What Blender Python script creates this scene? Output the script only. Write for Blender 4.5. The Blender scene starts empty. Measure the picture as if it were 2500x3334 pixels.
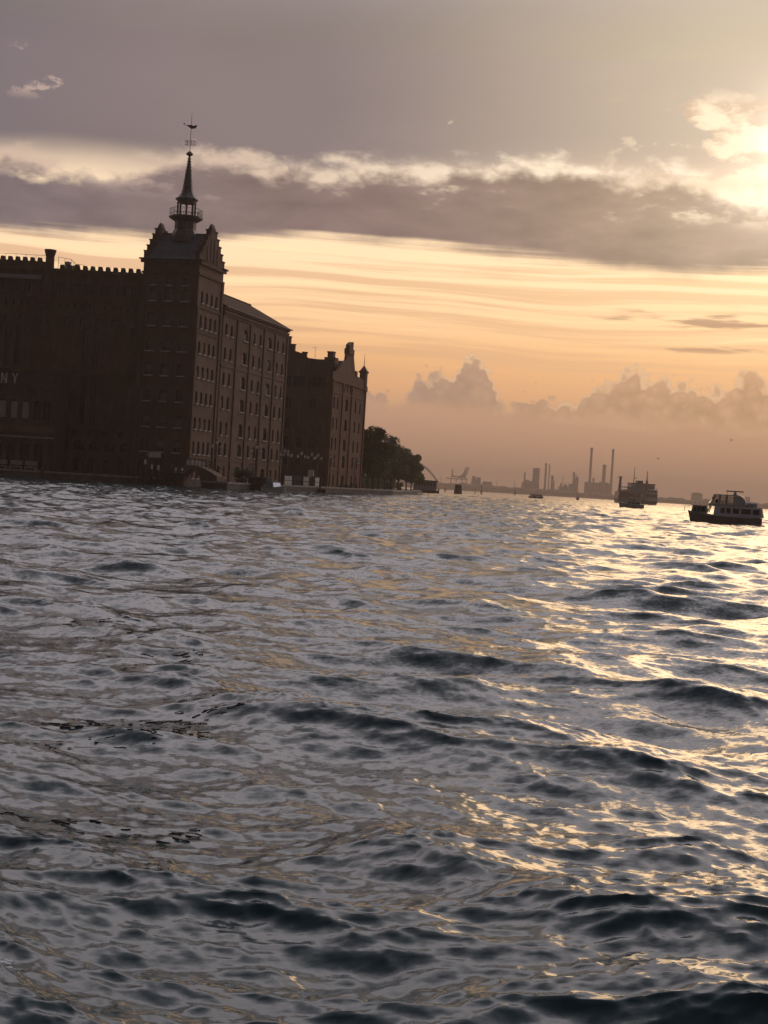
import bpy, bmesh, math, random
import numpy as np
from mathutils import Vector, Matrix

random.seed(7)
SC = bpy.context.scene
COL = SC.collection
R = math.radians

# ------------------------------------------------------------------ camera
CAM_H = 2.3                       # eye height above mean water (boat deck)
FPX = 5000.0                      # focal length in photo pixels (2500 wide)
ROLL, HOR = R(3.5), 88.0
cam = bpy.data.cameras.new('camera')
cam.sensor_fit = 'HORIZONTAL'
cam.sensor_width = 36.0
cam.lens = 36.0 * FPX / 2500.0
cam.clip_start, cam.clip_end = 0.1, 40000.0
camo = bpy.data.objects.new('camera', cam)
COL.objects.link(camo)
PITCH = math.atan(HOR / FPX)
camo.matrix_world = Matrix.Translation((0, 0, CAM_H)) @ Matrix.Rotation(R(90) - PITCH, 4, 'X') @ Matrix.Rotation(ROLL, 4, 'Z')
SC.camera = camo

# ------------------------------------------------------------------ render
SC.render.engine = 'CYCLES'
SC.cycles.use_denoising = True
SC.cycles.max_bounces = 4
SC.cycles.diffuse_bounces = 2
SC.cycles.glossy_bounces = 2
SC.cycles.transmission_bounces = 4
SC.cycles.volume_bounces = 0
SC.cycles.sample_clamp_indirect = 4.0
vs = SC.view_settings
vs.view_transform = 'Standard'
vs.look = 'None'
vs.exposure = 0.5
vs.gamma = 1.0
vs.use_curve_mapping = False

SUN_AZ, SUN_EL = 15.0, 12.6       # degrees right of the view axis, above the horizon

def lin(r, g, b):
    f = lambda c: (c / 255 / 12.92) if c / 255 <= 0.04045 else ((c / 255 + 0.055) / 1.055) ** 2.4
    return (f(r), f(g), f(b), 1.0)

# ------------------------------------------------------------------ node expressions
class NT:
    """small wrapper: arithmetic on sockets builds math nodes"""
    def __init__(s, tree): s.t = tree
    def node(s, kind, **kw):
        n = s.t.nodes.new(kind)
        for k, v in kw.items(): setattr(n, k, v)
        return n
    def put(s, sock, v):
        if isinstance(v, X): s.t.links.new(v.s, sock)
        else: sock.default_value = v
    def math(s, op, *a, clamp=False):
        n = s.node('ShaderNodeMath', operation=op, use_clamp=clamp)
        for i, v in enumerate(a): s.put(n.inputs[i], v)
        return X(s, n.outputs[0])
    def vec(s, x, y, z):
        n = s.node('ShaderNodeCombineXYZ')
        for i, v in enumerate((x, y, z)): s.put(n.inputs[i], v)
        return X(s, n.outputs[0])
    def sep(s, v):
        n = s.node('ShaderNodeSeparateXYZ'); s.put(n.inputs[0], v)
        return [X(s, o) for o in n.outputs]
    def step(s, x, a, b, lo=0.0, hi=1.0, smooth=True):
        n = s.node('ShaderNodeMapRange', interpolation_type='SMOOTHSTEP' if smooth else 'LINEAR')
        s.put(n.inputs['Value'], x); s.put(n.inputs['From Min'], a); s.put(n.inputs['From Max'], b)
        s.put(n.inputs['To Min'], lo); s.put(n.inputs['To Max'], hi)
        return X(s, n.outputs['Result'])
    def noise(s, v, scale=1.0, detail=4.0, rough=0.5, dist=0.0, out=0, lac=2.0):
        n = s.node('ShaderNodeTexNoise', noise_dimensions='3D')
        s.put(n.inputs['Vector'], v)
        s.put(n.inputs['Scale'], scale); n.inputs['Detail'].default_value = detail
        n.inputs['Roughness'].default_value = rough; n.inputs['Distortion'].default_value = dist
        n.inputs['Lacunarity'].default_value = lac
        return X(s, n.outputs[out])
    def mix(s, f, a, b, blend='MIX'):
        n = s.node('ShaderNodeMix', data_type='RGBA', blend_type=blend, clamp_factor=True)
        s.put(n.inputs[0], f); s.put(n.inputs[6], a); s.put(n.inputs[7], b)
        return X(s, n.outputs[2])
    def ramp(s, x, stops, interp='LINEAR'):
        n = s.node('ShaderNodeValToRGB'); r = n.color_ramp; r.interpolation = interp
        while len(r.elements) > 1: r.elements.remove(r.elements[-1])
        r.elements[0].position, r.elements[0].color = stops[0]
        for p, c in stops[1:]:
            e = r.elements.new(p); e.color = c
        s.put(n.inputs[0], x)
        return X(s, n.outputs[0])
    def scale(s, c, f):
        n = s.node('ShaderNodeVectorMath', operation='SCALE')
        s.put(n.inputs[0], c); s.put(n.inputs['Scale'], f)
        return X(s, n.outputs[0])
    def vop(s, op, a, b):
        n = s.node('ShaderNodeVectorMath', operation=op)
        s.put(n.inputs[0], a); s.put(n.inputs[1], b)
        return X(s, n.outputs['Value'] if op == 'DOT_PRODUCT' else n.outputs[0])

class X:
    def __init__(s, t, sock): s.t, s.s = t, sock
    def __add__(s, o): return s.t.math('ADD', s, o)
    __radd__ = __add__
    def __sub__(s, o): return s.t.math('SUBTRACT', s, o)
    def __rsub__(s, o): return s.t.math('SUBTRACT', o, s)
    def __mul__(s, o): return s.t.math('MULTIPLY', s, o)
    __rmul__ = __mul__
    def __truediv__(s, o): return s.t.math('DIVIDE', s, o)
    def __rtruediv__(s, o): return s.t.math('DIVIDE', o, s)
    def exp(s): return s.t.math('EXPONENT', s)
    def clamp(s): return s.t.math('MULTIPLY', s, 1.0, clamp=True)
    def max(s, o): return s.t.math('MAXIMUM', s, o)
    def min(s, o): return s.t.math('MINIMUM', s, o)
    def abs(s): return s.t.math('ABSOLUTE', s)

# ------------------------------------------------------------------ sky (by direction: azimuth and elevation)
def build_world():
    w = bpy.data.worlds.new('World'); SC.world = w; w.use_nodes = True
    t = NT(w.node_tree)
    w.node_tree.nodes.clear()
    tc = t.node('ShaderNodeTexCoord')
    d = X(t, tc.outputs['Generated'])
    x, y, z = t.sep(d)
    h = t.math('SQRT', x * x + y * y).max(1e-4)
    E = t.math('ARCTAN2', z, h) * 57.2958
    ax, ay = x / h * 57.2958, y / h * 57.2958
    A = t.math('ARCTAN2', x, y) * 57.2958
    def Q(sa, se, o=0.0):
        return t.vec(ax * sa, ay * sa + o, E * se)
    sv = (math.sin(R(SUN_AZ)) * math.cos(R(SUN_EL)), math.cos(R(SUN_AZ)) * math.cos(R(SUN_EL)), math.sin(R(SUN_EL)))
    g = t.math('ARCCOSINE', t.vop('DOT_PRODUCT', d, sv).min(0.99999)) * 57.2958      # degrees from the sun
    near = (g * -1 / 5.0).exp()
    wide = (g * -1 / 16.0).exp()
    broad = t.step(g, 25.0, 92.0, 1.0, 0.0)
    # sky seen between the clouds; the unseen part overhead brightened to light the water
    S = lambda e: max(0.0, min(1.0, e / 90.0))
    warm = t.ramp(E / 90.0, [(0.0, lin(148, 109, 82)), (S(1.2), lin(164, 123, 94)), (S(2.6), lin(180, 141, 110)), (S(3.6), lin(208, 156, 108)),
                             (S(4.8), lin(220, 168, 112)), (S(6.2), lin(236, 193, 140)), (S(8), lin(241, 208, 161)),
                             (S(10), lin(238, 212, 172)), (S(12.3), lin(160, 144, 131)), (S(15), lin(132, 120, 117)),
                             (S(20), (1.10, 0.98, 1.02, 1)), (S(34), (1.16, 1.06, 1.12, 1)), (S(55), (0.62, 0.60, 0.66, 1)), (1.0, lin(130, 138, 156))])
    cool = t.ramp(E / 90.0, [(0.0, lin(96, 84, 86)), (S(6), lin(122, 104, 102)), (S(12), lin(120, 108, 110)),
                             (S(25), lin(96, 94, 104)), (S(50), lin(108, 110, 124)), (1.0, lin(150, 158, 176))])
    back = t.scale(cool, 0.17)
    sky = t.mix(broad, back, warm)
    glare = t.scale(t.vec(1.0, 0.88, 0.66), (g * g * -1 / 3.2).exp() * 0.85 + (g * -1 / 2.2).exp() * 0.28)
    # high grey sheet
    un = t.noise(Q(0.10, 0.30, 20.0), 1.0, 4.0, 0.5) - 0.5
    um = t.step(E + un * 2.2 + t.step(A, 9.0, -9.0, 0.1, 1.8), 11.8, 13.6) * t.step(E, 28.0, 15.0, 0.03, 1.0)
    sheet = t.mix(t.step(g, 2.0, 19.0), lin(176, 160, 136), lin(118, 107, 104))
    sheet = t.mix(t.step(g, 22.0, 32.0), sheet, lin(106, 98, 101))
    sheet = t.mix(t.step(g, 38.0, 95.0), sheet, back)
    sheet = t.scale(sheet, 1.0 + un * 0.30)
    sheet = t.vop('ADD', sheet, t.scale(t.vec(1.0, 0.84, 0.62), near * 0.16))
    # ---- upper part of the sky: the sheet and what shows through it
    nish = t.node('ShaderNodeTexSky', sky_type='NISHITA', sun_disc=False)
    nish.sun_elevation = R(SUN_EL); nish.sun_rotation = R(SUN_AZ)
    nish.air_density, nish.dust_density = 1.0, 3.0
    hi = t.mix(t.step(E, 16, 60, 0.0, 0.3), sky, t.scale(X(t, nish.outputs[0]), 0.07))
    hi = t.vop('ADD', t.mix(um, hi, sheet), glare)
    # ---- lower part
    # pinker away from the sun
    left = t.step(g, 10.0, 30.0)
    sky = t.mix(left * 0.35 * t.step(E, 14.0, 2.0), sky, t.vop('MULTIPLY', sky, (0.86, 0.92, 1.12)))
    # stretched grey streaks in the lower bright band
    wv = t.noise(Q(0.10, 0.30, 3.0), 1.0, 1.0) - 0.5
    st = t.noise(t.vec(ax * 0.050, ay * 0.050 + 11.0, E * 2.5 + wv * 2.2), 1.0, 5.0, 0.62)
    sm = t.step(E, 3.6, 4.6) * t.step(E, 10.0, 8.4)
    sky = t.mix(t.step(st, 0.46, 0.60) * sm * 0.62, sky, t.mix(wide * 1.2, lin(188, 148, 116), lin(214, 168, 116)))
    sky = t.mix(t.step(st, 0.44, 0.34) * sm * 0.6, sky, t.mix(wide, lin(244, 208, 162), lin(255, 228, 164)))
    # sun glow behind the clouds
    sky = t.vop('ADD', sky, t.scale(t.vec(1.0, 0.74, 0.36), near * 0.34 + wide * 0.08))
    # dark thin streak clouds towards the sun
    ds = t.noise(t.vec(ax * 0.20, ay * 0.20 + 5.0, E * 1.9), 1.0, 4.0, 0.55)
    dm = t.step(ds, 0.56, 0.66) * t.step(E, 5.2, 5.7) * t.step(E, 7.4, 6.7) * t.step(g, 16.0, 7.0)
    sky = t.mix(dm * 0.85, sky, lin(172, 138, 106))
    sky = t.mix(um, sky, sheet)
    # shared billow noises
    e2 = t.noise(Q(0.75, 1.3, 47.0), 1.0, 6.0, 0.58) - 0.5
    wisp = t.noise(t.vec(ax * 0.38, ay * 0.38 + 90.0, E * 0.95 + e2 * 1.2), 1.0, 5.0, 0.6)
    # little sunlit scraps under the sheet
    scm = t.step(wisp + e2 * 0.25 + t.step(A, -10.0, -13.0, 0.0, 0.13), 0.72, 0.78) * t.step(E, 12.8, 13.4) * t.step(E, 15.0, 14.2)
    sky = t.mix(scm * 0.75, sky, t.mix(t.step(g, 6.0, 24.0), lin(250, 228, 184), lin(182, 158, 142)))
    # the long dark bank, its top edge lit
    e1 = t.noise(Q(0.16, 0.16, 41.0), 1.0, 1.0) - 0.5
    top = 11.5 + e1 * 2.2 + t.step(A, -16.0, 1.0, -0.95, 0.35) - t.step(A, 2.0, 14.0, 0.0, 0.55)
    low = 8.35 + e1 * -1.2 + t.step(A, -15.0, 0.0, 0.0, 0.5) - t.step(A, 1.0, 13.0, 0.0, 0.45)
    up = top - E + e2 * 1.7
    lit = t.step(up, -0.68, -0.08) * t.step(E, 9.6, 10.6)
    litc = t.mix(t.step(g, 4.0, 26.0), lin(246, 228, 194), lin(188, 165, 144))
    sky = t.mix(lit * t.step(wisp, 0.36, 0.56) * 0.9, sky, litc)
    bm_ = t.step(up, -0.10, 0.55) * t.step(E - low + (st - 0.5) * 1.0 + e2 * 0.3, -0.25, 0.30)
    bank = t.mix(t.step(g, 4.0, 17.0), lin(158, 137, 113), lin(122, 104, 96))
    bank = t.mix(t.step(g, 15.0, 30.0), bank, lin(112, 101, 100))
    bank = t.mix(t.step(g, 38.0, 95.0), bank, back)
    bn = t.noise(Q(0.28, 0.85, 77.0), 1.0, 5.0, 0.6) - 0.5
    bank = t.scale(bank, 1.0 + bn * 1.05)
    bank = t.vop('ADD', bank, t.scale(t.vec(1.0, 0.84, 0.6), (g * -1 / 2.2).exp() * 0.35))
    sky = t.mix(bm_, sky, bank)
    tm = t.step(bn + e2 * 0.4 + t.step(A, -2.0, -12.0, 0.0, 0.12), 0.07, 0.22) * bm_ * t.step(E, 9.8, 10.6)
    sky = t.mix(tm * 0.7, sky, t.mix(t.step(g, 3.0, 22.0), lin(255, 236, 196), lin(182, 160, 142)))
    # sunlit cumulus round the sun
    cn = t.noise(t.vec(ax * 0.42, ay * 0.42 + 70.0, E * 0.85), 1.0, 6.0, 0.60)
    cm = t.step(cn + t.step(g, 1.0, 7.0, 0.14, -0.08), 0.50, 0.57) * t.step(g, 8.5, 4.0) * t.step(E, 11.2, 11.8) * t.step(E, 15.0, 14.0)
    sky = t.mix(cm, sky, t.mix(t.step(wisp + e2 * 0.3, 0.44, 0.60), lin(238, 216, 178), lin(196, 170, 138)))
    # burnt-out glare where the sun stands behind the cloud
    sky = t.vop('ADD', sky, glare)
    # cumulus heads above the horizon haze
    def gs(c, wd, am):
        q = (A - c) * (A - c) * (1 / (wd * wd))
        return (q * q * q * -1).exp() * am
    ln = t.noise(Q(0.22, 0.05, 33.0), 1.0, 3.0, 0.55)
    front = t.step(g, 70.0, 30.0)
    cu = 3.0 + (ln - 0.45) * 2.4 + gs(3.05, 0.85, 0.75) + gs(1.4, 0.7, 0.5) + gs(6.4, 1.9, 0.55) + gs(2.3, 1.75, 0.65) + gs(5.2, 0.5, 0.35) + gs(-0.8, 0.8, 0.4) + gs(10.6, 2.4, 1.1) + gs(13.9, 1.3, 1.5) + gs(8.2, 1.0, 0.5)
    p1 = t.noise(Q(1.5, 1.5, 25.0), 1.0, 6.0, 0.55) - 0.5
    bub = t.node('ShaderNodeTexVoronoi', feature='SMOOTH_F1'); bub.inputs['Scale'].default_value = 1.0; bub.inputs['Smoothness'].default_value = 0.4
    t.put(bub.inputs['Vector'], t.vop('ADD', Q(2.6, 2.6, 0.0), t.vec(p1 * 1.3, e2 * 1.3, p1 * -1.3)))
    bb = 0.42 - X(t, bub.outputs['Distance'])
    cd = cu - E + p1 * 1.35 + bb * 0.9
    cmk = t.step(cd, -0.02, 0.13) * front
    cc = t.mix(t.step(g, 6.0, 20.0), lin(194, 154, 112), lin(160, 131, 110))
    cc = t.scale(cc, 1.0 + p1 * 0.40 + bb * 0.30)
    rim = t.step(cd, 0.0, 0.12) * t.step(cd, 0.45, 0.10)
    cc = t.mix(rim * t.step(ln + e2 * 0.4, 0.40, 0.60) * 0.7, cc, lin(232, 192, 146))
    hz = t.step(E + wv * 1.2, 2.5, 3.5)
    sky = t.mix(cmk * hz, sky, cc)
    # faint wavy top of the haze bank
    hb = E + bn * 1.4 + wv * 1.2
    sky = t.mix(t.step(hb, 3.0, 2.7) * 0.40 * front, sky, t.mix(t.step(g, 9.0, 22.0), lin(180, 134, 98), lin(176, 139, 113)))
    sky = t.vop('MULTIPLY', sky, (1.0, 0.98, 1.03))
    # below the horizon: only lights the underside of things
    sky = t.mix(t.step(E, 0.0, -1.0), sky, lin(70, 62, 60))
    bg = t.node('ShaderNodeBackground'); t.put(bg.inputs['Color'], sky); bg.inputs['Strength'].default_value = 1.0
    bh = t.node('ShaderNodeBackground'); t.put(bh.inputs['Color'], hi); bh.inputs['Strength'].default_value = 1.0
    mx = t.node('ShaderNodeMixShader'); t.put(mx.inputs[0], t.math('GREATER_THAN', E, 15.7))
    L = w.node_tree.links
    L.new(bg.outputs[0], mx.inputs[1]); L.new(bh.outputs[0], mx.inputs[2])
    out = t.node('ShaderNodeOutputWorld')
    L.new(mx.outputs[0], out.inputs['Surface'])
    w.cycles.sampling_method = 'MANUAL'
    w.cycles.sample_map_resolution = 512
build_world()

sun = bpy.data.lights.new('sun', 'SUN')
sun.energy, sun.angle, sun.color = 0.17, R(17.0), (1.0, 0.66, 0.36)
suno = bpy.data.objects.new('sun', sun)
COL.objects.link(suno)
suno.rotation_euler = (R(90 - SUN_EL), 0, R(180 - SUN_AZ))
_sd = Vector((math.sin(R(SUN_AZ)) * math.cos(R(SUN_EL)), math.cos(R(SUN_AZ)) * math.cos(R(SUN_EL)), math.sin(R(SUN_EL))))
suno.rotation_euler = _sd.to_track_quat('Z', 'Y').to_euler()

# ------------------------------------------------------------------ helpers
def at(px, py, D):
    """world point seen at photo pixel (px, py), D metres in front of the camera"""
    dx, dy = px - 1250.0, py - 1667.0
    u = dx * math.cos(ROLL) + dy * math.sin(ROLL)
    v = -(-dx * math.sin(ROLL) + dy * math.cos(ROLL))
    c, s = math.cos(PITCH), math.sin(PITCH)
    X_, Y_, Z_ = u / FPX, c + v / FPX * s, -s + v / FPX * c
    k = D / Y_
    return Vector((X_ * k, D, CAM_H + Z_ * k))
def atz(px, D):
    """x of column px (taken at the horizon) at distance D"""
    dx = px - 1250.0
    py = 1667 - HOR + dx * math.tan(ROLL)
    return at(px, py, D).x

def tag(o, label=None, cat=None, group=None, kind=None):
    if label: o['label'] = label
    if cat: o['category'] = cat
    if group: o['group'] = group
    if kind: o['kind'] = kind
    return o
def empty(name, loc=(0, 0, 0), rz=0.0, parent=None):
    o = bpy.data.objects.new(name, None); COL.objects.link(o)
    o.location = loc; o.rotation_euler = (0, 0, rz); o.parent = parent
    o.empty_display_size = 0.2
    return o
def link(name, me, parent=None, loc=None, rot=None):
    o = bpy.data.objects.new(name, me); COL.objects.link(o); o.parent = parent
    if loc is not None: o.location = loc
    if rot is not None: o.rotation_euler = rot
    return o
def copy_tree(o, parent=None):
    c = o.copy(); COL.objects.link(c); c.parent = parent
    for ch in list(o.children): copy_tree(ch, c)
    return c

class MB:
    """collects simple solids into one mesh"""
    def __init__(s): s.v, s.f = [], []
    def add(s, vs_, fs):
        n = len(s.v); s.v += [tuple(p) for p in vs_]; s.f += [tuple(i + n for i in f) for f in fs]; return s
    def box(s, x0, x1, y0, y1, z0, z1):
        return s.add([(x0, y0, z0), (x1, y0, z0), (x1, y1, z0), (x0, y1, z0), (x0, y0, z1), (x1, y0, z1), (x1, y1, z1), (x0, y1, z1)],
                     [(0, 3, 2, 1), (4, 5, 6, 7), (0, 1, 5, 4), (1, 2, 6, 5), (2, 3, 7, 6), (3, 0, 4, 7)])
    def loft(s, rings, cap=True, closed=True):
        n = len(rings[0]); base = len(s.v)
        for r in rings: s.v += [tuple(p) for p in r]
        for i in range(len(rings) - 1):
            for j in range(n if closed else n - 1):
                a = base + i * n + j; b = base + i * n + (j + 1) % n
                s.f.append((a, b, b + n, a + n))
        if cap:
            s.f.append(tuple(base + j for j in reversed(range(n))))
            s.f.append(tuple(base + (len(rings) - 1) * n + j for j in range(n)))
        return s
    def lathe(s, prof, n=8, c=(0, 0, 0), ph=0.0):
        return s.loft([[(c[0] + r * math.cos(ph + 2 * math.pi * j / n), c[1] + r * math.sin(ph + 2 * math.pi * j / n), c[2] + z) for j in range(n)] for r, z in prof])
    def bar(s, a, b, r, n=5, r2=None):
        a, b = Vector(a), Vector(b); d = (b - a).normalized()
        u = d.orthogonal().normalized(); w = d.cross(u); r2 = r if r2 is None else r2
        ring = lambda c, rr: [c + (u * math.cos(2 * math.pi * j / n) + w * math.sin(2 * math.pi * j / n)) * rr for j in range(n)]
        return s.loft([ring(a, r), ring(b, r2)])
    def prism(s, poly, y0, y1):
        """polygon in x,z extruded along y"""
        n = len(poly)
        return s.loft([[(p[0], y0, p[1]) for p in poly], [(p[0], y1, p[1]) for p in poly]])
    def mesh(s, name, mat, smooth=False):
        me = bpy.data.meshes.new(name); me.from_pydata(s.v, [], s.f); me.update()
        if mat: me.materials.append(mat)
        if smooth: me.polygons.foreach_set('use_smooth', [True] * len(me.polygons))
        return me
    def build(s, name, mat, parent=None, loc=None, rot=None, smooth=False, recalc=True):
        me = s.mesh(name, mat, smooth)
        if recalc:
            b = bmesh.new(); b.from_mesh(me); bmesh.ops.recalc_face_normals(b, faces=b.faces); b.to_mesh(me); b.free()
        return link(name, me, parent, loc, rot)

# ------------------------------------------------------------------ materials
def mat_simple(name, col, rough=0.7, var=0.25, scale=1.5, metal=0.0, bump=0.0, spec=0.5):
    m = bpy.data.materials.new(name); m.use_nodes = True
    t = NT(m.node_tree); p = m.node_tree.nodes['Principled BSDF']
    tc = t.node('ShaderNodeTexCoord'); v = X(t, tc.outputs['Object'])
    n1 = t.noise(v, scale, 5.0, 0.6)
    c = t.mix(t.step(n1, 0.3, 0.7), tuple(k * (1 - var) for k in col[:3]) + (1,), tuple(min(1, k * (1 + var)) for k in col[:3]) + (1,))
    t.put(p.inputs['Base Color'], c)
    p.inputs['Roughness'].default_value = rough; p.inputs['Metallic'].default_value = metal
    p.inputs['Specular IOR Level'].default_value = spec
    if bump:
        b = t.node('ShaderNodeBump'); b.inputs['Strength'].default_value = bump; b.inputs['Distance'].default_value = 0.05
        t.put(b.inputs['Height'], t.noise(v, scale * 8, 3.0)); m.node_tree.links.new(b.outputs[0], p.inputs['Normal'])
    return m
# ------------------------------------------------------------------ water
def smooth(x, a, b):
    q = np.clip((x - a) / (b - a), 0, 1); return q * q * (3 - 2 * q)

class Tile:
    """one periodic patch of wind sea, made from a random directional spectrum"""
    def __init__(s, L, N, lam0, lam1, lamp, rms, dirn, power, chop, seed):
        rng = np.random.default_rng(seed)
        k1 = 2 * math.pi * np.fft.fftfreq(N, L / N)
        kx, ky = np.meshgrid(k1, k1, indexing='ij'); k = np.hypot(kx, ky); k[0, 0] = 1.0
        lam = 2 * math.pi / k; kp = 2 * math.pi / lamp
        band = smooth(lam, lam0 * 0.8, lam0 * 1.2) * (1 - smooth(lam, lam1 * 0.85, lam1 * 1.15))
        c = (kx * math.sin(dirn) + ky * math.cos(dirn)) / k
        spread = np.abs(c) ** power + 0.04
        S = k ** -4.0 * np.exp(-0.6 * (kp / k) ** 2) * spread * band; S[0, 0] = 0
        Hh = np.sqrt(S) * (rng.standard_normal((N, N)) + 1j * rng.standard_normal((N, N)))
        z = np.fft.ifft2(Hh); sc = rms / np.real(z).std()
        s.h = np.real(z) * sc
        s.x = np.real(np.fft.ifft2(Hh * 1j * kx / k)) * sc * chop
        s.y = np.real(np.fft.ifft2(Hh * 1j * ky / k)) * sc * chop
        s.L, s.N = L, N
    def sample(s, X_, Y_):
        u = (X_ / s.L) % 1.0 * s.N; v = (Y_ / s.L) % 1.0 * s.N
        i = u.astype(int); j = v.astype(int); fu, fv = u - i, v - j
        i %= s.N; j %= s.N
        i2, j2 = (i + 1) % s.N, (j + 1) % s.N
        f = lambda a: (a[i, j] * (1 - fu) + a[i2, j] * fu) * (1 - fv) + (a[i, j2] * (1 - fu) + a[i2, j2] * fu) * fv
        return f(s.h), f(s.x), f(s.y)

TILES = [Tile(67.0, 1024, 1.0, 14.0, 4.6, 0.072, R(8), 12.0, 1.35, 3),
         Tile(47.0, 1024, 0.9, 10.0, 4.0, 0.052, R(42), 16.0, 1.35, 21),
         Tile(19.0, 768, 0.28, 1.0, 2.4, 0.0135, R(14), 5.0, 1.3, 5),
         Tile(6.1, 768, 0.05, 0.28, 2.4, 0.0062, R(8), 4.0, 1.0, 9)]
def sea(X_, Y_):
    r = np.hypot(X_, Y_)
    h = np.zeros_like(r); dx = np.zeros_like(r); dy = np.zeros_like(r)
    for T, a, b in zip(TILES, (450, 450, 70, 14), (1400, 1400, 190, 38)):
        w = 1 - smooth(r, a, b)
        gust = 1.0
        if T not in TILES[:2]:
            gust = 0.75 + 0.5 * (0.5 + 0.5 * np.sin(X_ * 0.21 + 1.7 * np.sin(Y_ * 0.13)) * np.cos(Y_ * 0.17 - X_ * 0.05))
        else: gust = 1.0 + 0.35 * smooth(r, 50, 180)
        hh, xx, yy = T.sample(X_, Y_)
        h += hh * w * gust; dx += xx * w * gust; dy += yy * w * gust
    return h, dx, dy
def sea_z(x, y):
    return float(sea(np.array([float(x)]), np.array([float(y)]))[0][0])

def mat_water():
    m = bpy.data.materials.new('lagoon_water'); m.use_nodes = True
    t = NT(m.node_tree); p = m.node_tree.nodes['Principled BSDF']
    geo = t.node('ShaderNodeNewGeometry'); P = X(t, geo.outputs['Position']); Nn = X(t, geo.outputs['Normal'])
    px, py, pz = t.sep(P)
    big = t.noise(P, 0.07, 3.0)
    t.put(p.inputs['Base Color'], t.mix(t.step(big, 0.35, 0.65), (0.036, 0.064, 0.068, 1), (0.050, 0.074, 0.076, 1)))
    p.inputs['Roughness'].default_value = 0.13
    p.inputs['IOR'].default_value = 1.333
    at_ = t.node('ShaderNodeAttribute', attribute_name='ripple'); rip = X(t, at_.outputs['Fac'])
    n1 = t.vop('SUBTRACT', t.noise(t.vec(px * 2.2, py * 4.2, 0.0), 1.0, 3.0, 0.6, out=1), (0.5, 0.5, 0.5))
    n2 = t.vop('SUBTRACT', t.noise(t.vec(px * 13.0, py * 24.0, 0.3), 1.0, 4.0, 0.65, out=1), (0.5, 0.5, 0.5))
    nn = t.vop('ADD', t.scale(n1, rip * 1.05), t.scale(n2, 0.30 + rip * 0.40))
    nn = t.vop('MULTIPLY', nn, (0.7, 1.0, 0.0))
    nv = t.node('ShaderNodeVectorMath', operation='NORMALIZE'); t.put(nv.inputs[0], t.vop('ADD', Nn, nn))
    m.node_tree.links.new(nv.outputs[0], p.inputs['Normal'])
    return m
def build_water():
    # rows spaced by distance, columns by bearing: dense where the shore and boats are seen
    r = [0.5]
    while r[-1] < 9000.0:
        r.append(r[-1] * (1.0052 if 4.0 < r[-1] < 1500 else 1.03))
    r = np.array(r)
    fine = np.radians(np.linspace(-21, 21, 620))
    coarse = np.radians(np.concatenate([np.linspace(21, 60, 60)[1:], np.linspace(60, 300, 60)[1:-1], np.linspace(300, 339, 60)[:-1]]))
    a = np.concatenate([fine, coarse]); n, mcount = len(a), len(r)
    RR, AA = np.meshgrid(r, a, indexing='ij')
    X_ = (RR * np.sin(AA)).ravel(); Y_ = (RR * np.cos(AA)).ravel()
    h, dx, dy = sea(X_, Y_)
    outer = np.abs(((np.degrees(AA.ravel()) + 180) % 360) - 180)
    k = 1 - smooth(outer, 21, 60) * smooth(RR.ravel(), 10, 40)
    co = np.stack([X_ + dx * k, Y_ + dy * k, h * k], 1).astype(np.float32)
    i = np.arange(mcount - 1)[:, None]; j = np.arange(n)[None, :]; j2 = (j + 1) % n
    q = np.stack([i * n + j, i * n + j2, (i + 1) * n + j2, (i + 1) * n + j], -1).reshape(-1, 4)[:, ::-1]
    me = bpy.data.meshes.new('water')
    me.vertices.add(len(co)); me.vertices.foreach_set('co', co.ravel())
    me.loops.add(q.size); me.loops.foreach_set('vertex_index', q.ravel().astype(np.int32))
    me.polygons.add(len(q)); me.polygons.foreach_set('loop_start', np.arange(0, q.size, 4, dtype=np.int32))
    me.polygons.foreach_set('use_smooth', np.ones(len(q), dtype=bool))
    at_ = me.attributes.new('ripple', 'FLOAT', 'POINT')
    rr = RR.ravel()
    rip = 0.12 + 0.32 * smooth(rr, 9, 32) + 0.62 * smooth(rr, 60, 200) + 0.20 * smooth(rr, 400, 1500)
    at_.data.foreach_set('value', rip.astype(np.float32))
    me.update(); me.validate()
    me.materials.append(mat_water())
    o = link('water', me); tag(o, kind='structure')
build_water()
# ------------------------------------------------------------------ shared materials
def mat_brick(name, c1, c2, mortar):
    m = bpy.data.materials.new(name); m.use_nodes = True
    t = NT(m.node_tree); p = m.node_tree.nodes['Principled BSDF']
    tc = t.node('ShaderNodeTexCoord'); v = X(t, tc.outputs['Object'])
    x, y, z = t.sep(v)
    br = t.node('ShaderNodeTexBrick'); br.inputs['Scale'].default_value = 1.0
    br.inputs['Brick Width'].default_value = 0.27; br.inputs['Row Height'].default_value = 0.085; br.inputs['Mortar Size'].default_value = 0.008
    t.put(br.inputs['Vector'], t.vec(x + y, z, 0.0))
    br.inputs['Color1'].default_value = c1; br.inputs['Color2'].default_value = c2; br.inputs['Mortar'].default_value = mortar
    n1 = t.noise(v, 0.22, 5.0, 0.65); n2 = t.noise(t.vec(x * 1.2, y * 1.2, z * 0.18), 1.0, 4.0, 0.6)
    c = t.mix(t.step(n1, 0.38, 0.66) * 0.7, X(t, br.outputs['Color']), (c1[0] * 0.55, c1[1] * 0.55, c1[2] * 0.55, 1))
    c = t.mix(t.step(n2, 0.52, 0.70) * 0.45, c, (0.30, 0.22, 0.17, 1))
    t.put(p.inputs['Base Color'], c); p.inputs['Roughness'].default_value = 0.85
    b = t.node('ShaderNodeBump'); b.inputs['Strength'].default_value = 0.35; b.inputs['Distance'].default_value = 0.02
    t.put(b.inputs['Height'], X(t, br.outputs['Fac']) * -1.0 + n1); m.node_tree.links.new(b.outputs[0], p.inputs['Normal'])
    return m
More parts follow.
